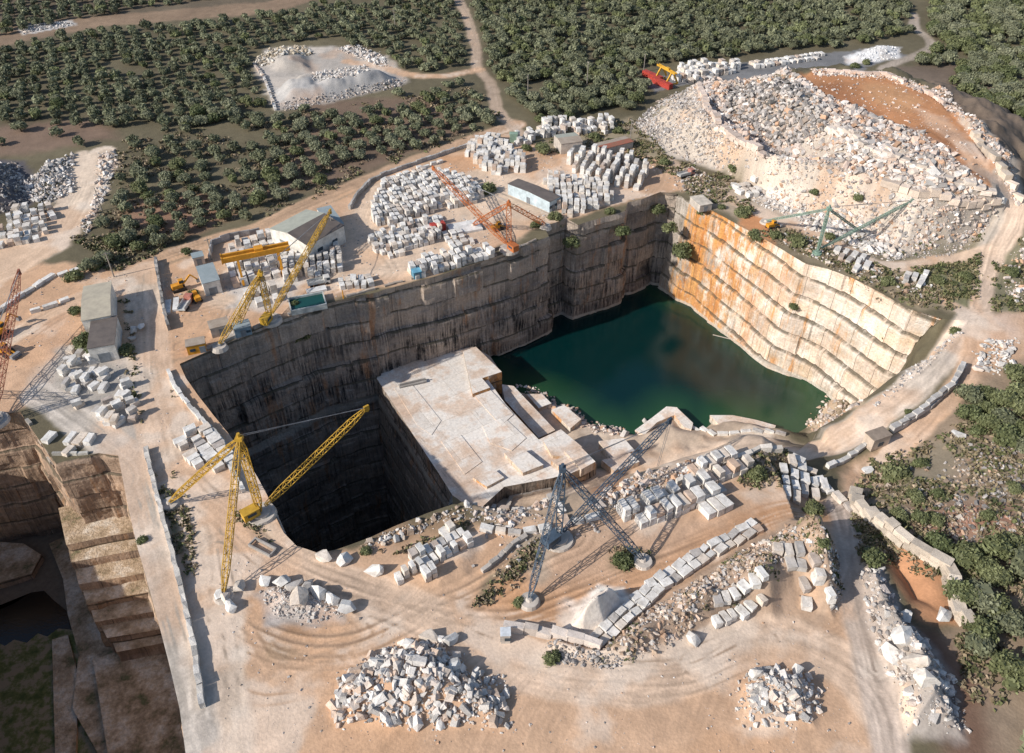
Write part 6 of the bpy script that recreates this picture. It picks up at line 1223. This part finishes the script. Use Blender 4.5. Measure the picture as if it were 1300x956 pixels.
def truck(label, px, py, rz, colm):
    x, y, z = G(px, py); r = empty('truck', (x, y, z), rz, label=label, cat='truck')
    m = MB(); m.box((2.6, 0, 1.6), (1.8, 2.2, 2.0)); c = m.build('cab', colm, r); m = MB(); m.box((3.0, 0, 2.0), (1.1, 2.24, .8)); m.build('window', GLASS, c)
    m = MB(); m.box((-.9, 0, 1.1), (5.0, 2.3, .3)); 
    for s_ in (-1.1, 1.1): m.box((-.9, s_, 1.6), (5.0, .1, .8))
    m.build('load_bed', mat_of((.55, .55, .53), 'bed_grey'), r)
    for sx_ in (2.5, -1.0, -2.4):
        for s_ in (-1, 1): m = MB(); m.cyl((sx_, s_, .5), .5, .35, 12, axis='y'); m.build('wheel', mat_of((.03, .03, .03), 'black_rubber'), r)
truck('white flatbed truck parked under the gantry yard blocks', 405, 362, .4, WHT)
truck('dusty truck in the fenced enclosure next to the excavator', 237, 390, 1.5, mat_of((.5, .2, .15), 'dull_red'))
truck('old truck beside the ruined hut road', 870, 224, .5, mat_of((.40, .20, .16), 'dusty_red'))
for px, py, L_, Wd_, rz, lab in ((213, 392, 7, 2.0, -1.3, 'pale concrete slab lying inside the enclosure wall'), (224, 388, 6.5, 1.6, -1.3, 'second pale slab beside the enclosure wall slab'), (590, 290, 11, 7, .35, 'wide white slab stack in the centre yard'), (402, 370, 6, 2.5, .4, 'low white slab by the green tank')):
    x, y, z = G(px, py); m = MB(); m.box((0, 0, .4), (L_, Wd_, .8)); o = m.build('stone_slab', mat_of((.70, .69, .67), 'white_slab')); o.location = (x, y, z); o.rotation_euler.z = rz; tag(o, lab, 'stone slab')
# iron beams on the bench and steel posts
o = MB().box((0, 0, .5), (9, 1.6, .5)).box((0, 0, 1.1), (8.4, .4, .7)).build('steel_frame', mat_of((.35, .33, .31), 'old_steel')); o.location = P(524, 488, -31); o.rotation_euler.z = .35; tag(o, 'grey steel frame lying on the marble bench', 'steel frame')
def pole(label, px, py, h, mat, arm=True):
    x, y, z = G(px, py); r = empty('utility_pole', (x, y, z), random.uniform(0, 3), label=label, cat='utility pole')
    m = MB(); m.cyl((0, 0, 0), .22, h, 8, .14); m.build('post', mat, r)
    if arm: m = MB(); m.box((0, 0, h - .5), (2.2, .18, .18)); m.build('crossarm', mat, r)
WOOD = mat_of((.30, .27, .24), 'grey_pole')
for px, py, h, lab in ((670, 128, 12, 'grey utility pole in the wood left of the lane shed'), (745, 110, 12, 'grey utility pole in the dense wood'), (502, 38, 11, 'thin pole in the far left grove'), (800, 178, 9, 'utility pole at the foot of the spoil hill'), (145, 352, 9, 'utility pole at the left yard entrance'),
                   (817, 92, 9, 'pole at the end of the red containers'), (424, 305, 9, 'pole at the corner of the gable warehouse'), (130, 268, 9, 'thin leaning pole beside the upper left clearing'), (270, 330, 8, 'post on the corner of the gantry yard wall')):
    pole(lab, px, py, h, WOOD)
pole('short yellow post on the rim near the green tank', 437, 384, 3, YELO, False)
o = MB().box((0, 0, 1.8), (3.2, 2.4, 3.6)).box((0, 0, 3.7), (3.5, 2.7, .2)).build('pump_hut', mat_of((.26, .36, .28), 'green_hut')); x, y, z = G(652, 180); o.location = (x, y, z); tag(o, 'small green box hut at the road fork', 'hut')
x, y, z = G(330, 702); r = empty('metal_frame', (x, y, z), -.5, label='rusty metal frame beside the dirt road under the yellow derrick', cat='metal frame')
m = MB(); m.box((0, 0, .5), (6, .3, .8)); m.box((0, 2, .5), (6, .3, .8)); m.build('side_rail', mat_of((.35, .33, .31), 'old_steel'), r); m = MB(); m.box((-2.9, 1, .5), (.3, 1.7, .6)); m.box((2.9, 1, .5), (.3, 1.7, .6)); m.build('end_rail', mat_of((.35, .33, .31), 'old_steel'), r)
# floating boom line on the lake
m = MB(); a = Vector(P(905, 425, -39.9)); b = Vector(P(958, 438, -39.9)); m.bar(a, b, .25); tag(m.build('floating_pipe', CONC), 'thin floating pipe crossing the lake corner', 'pipe')
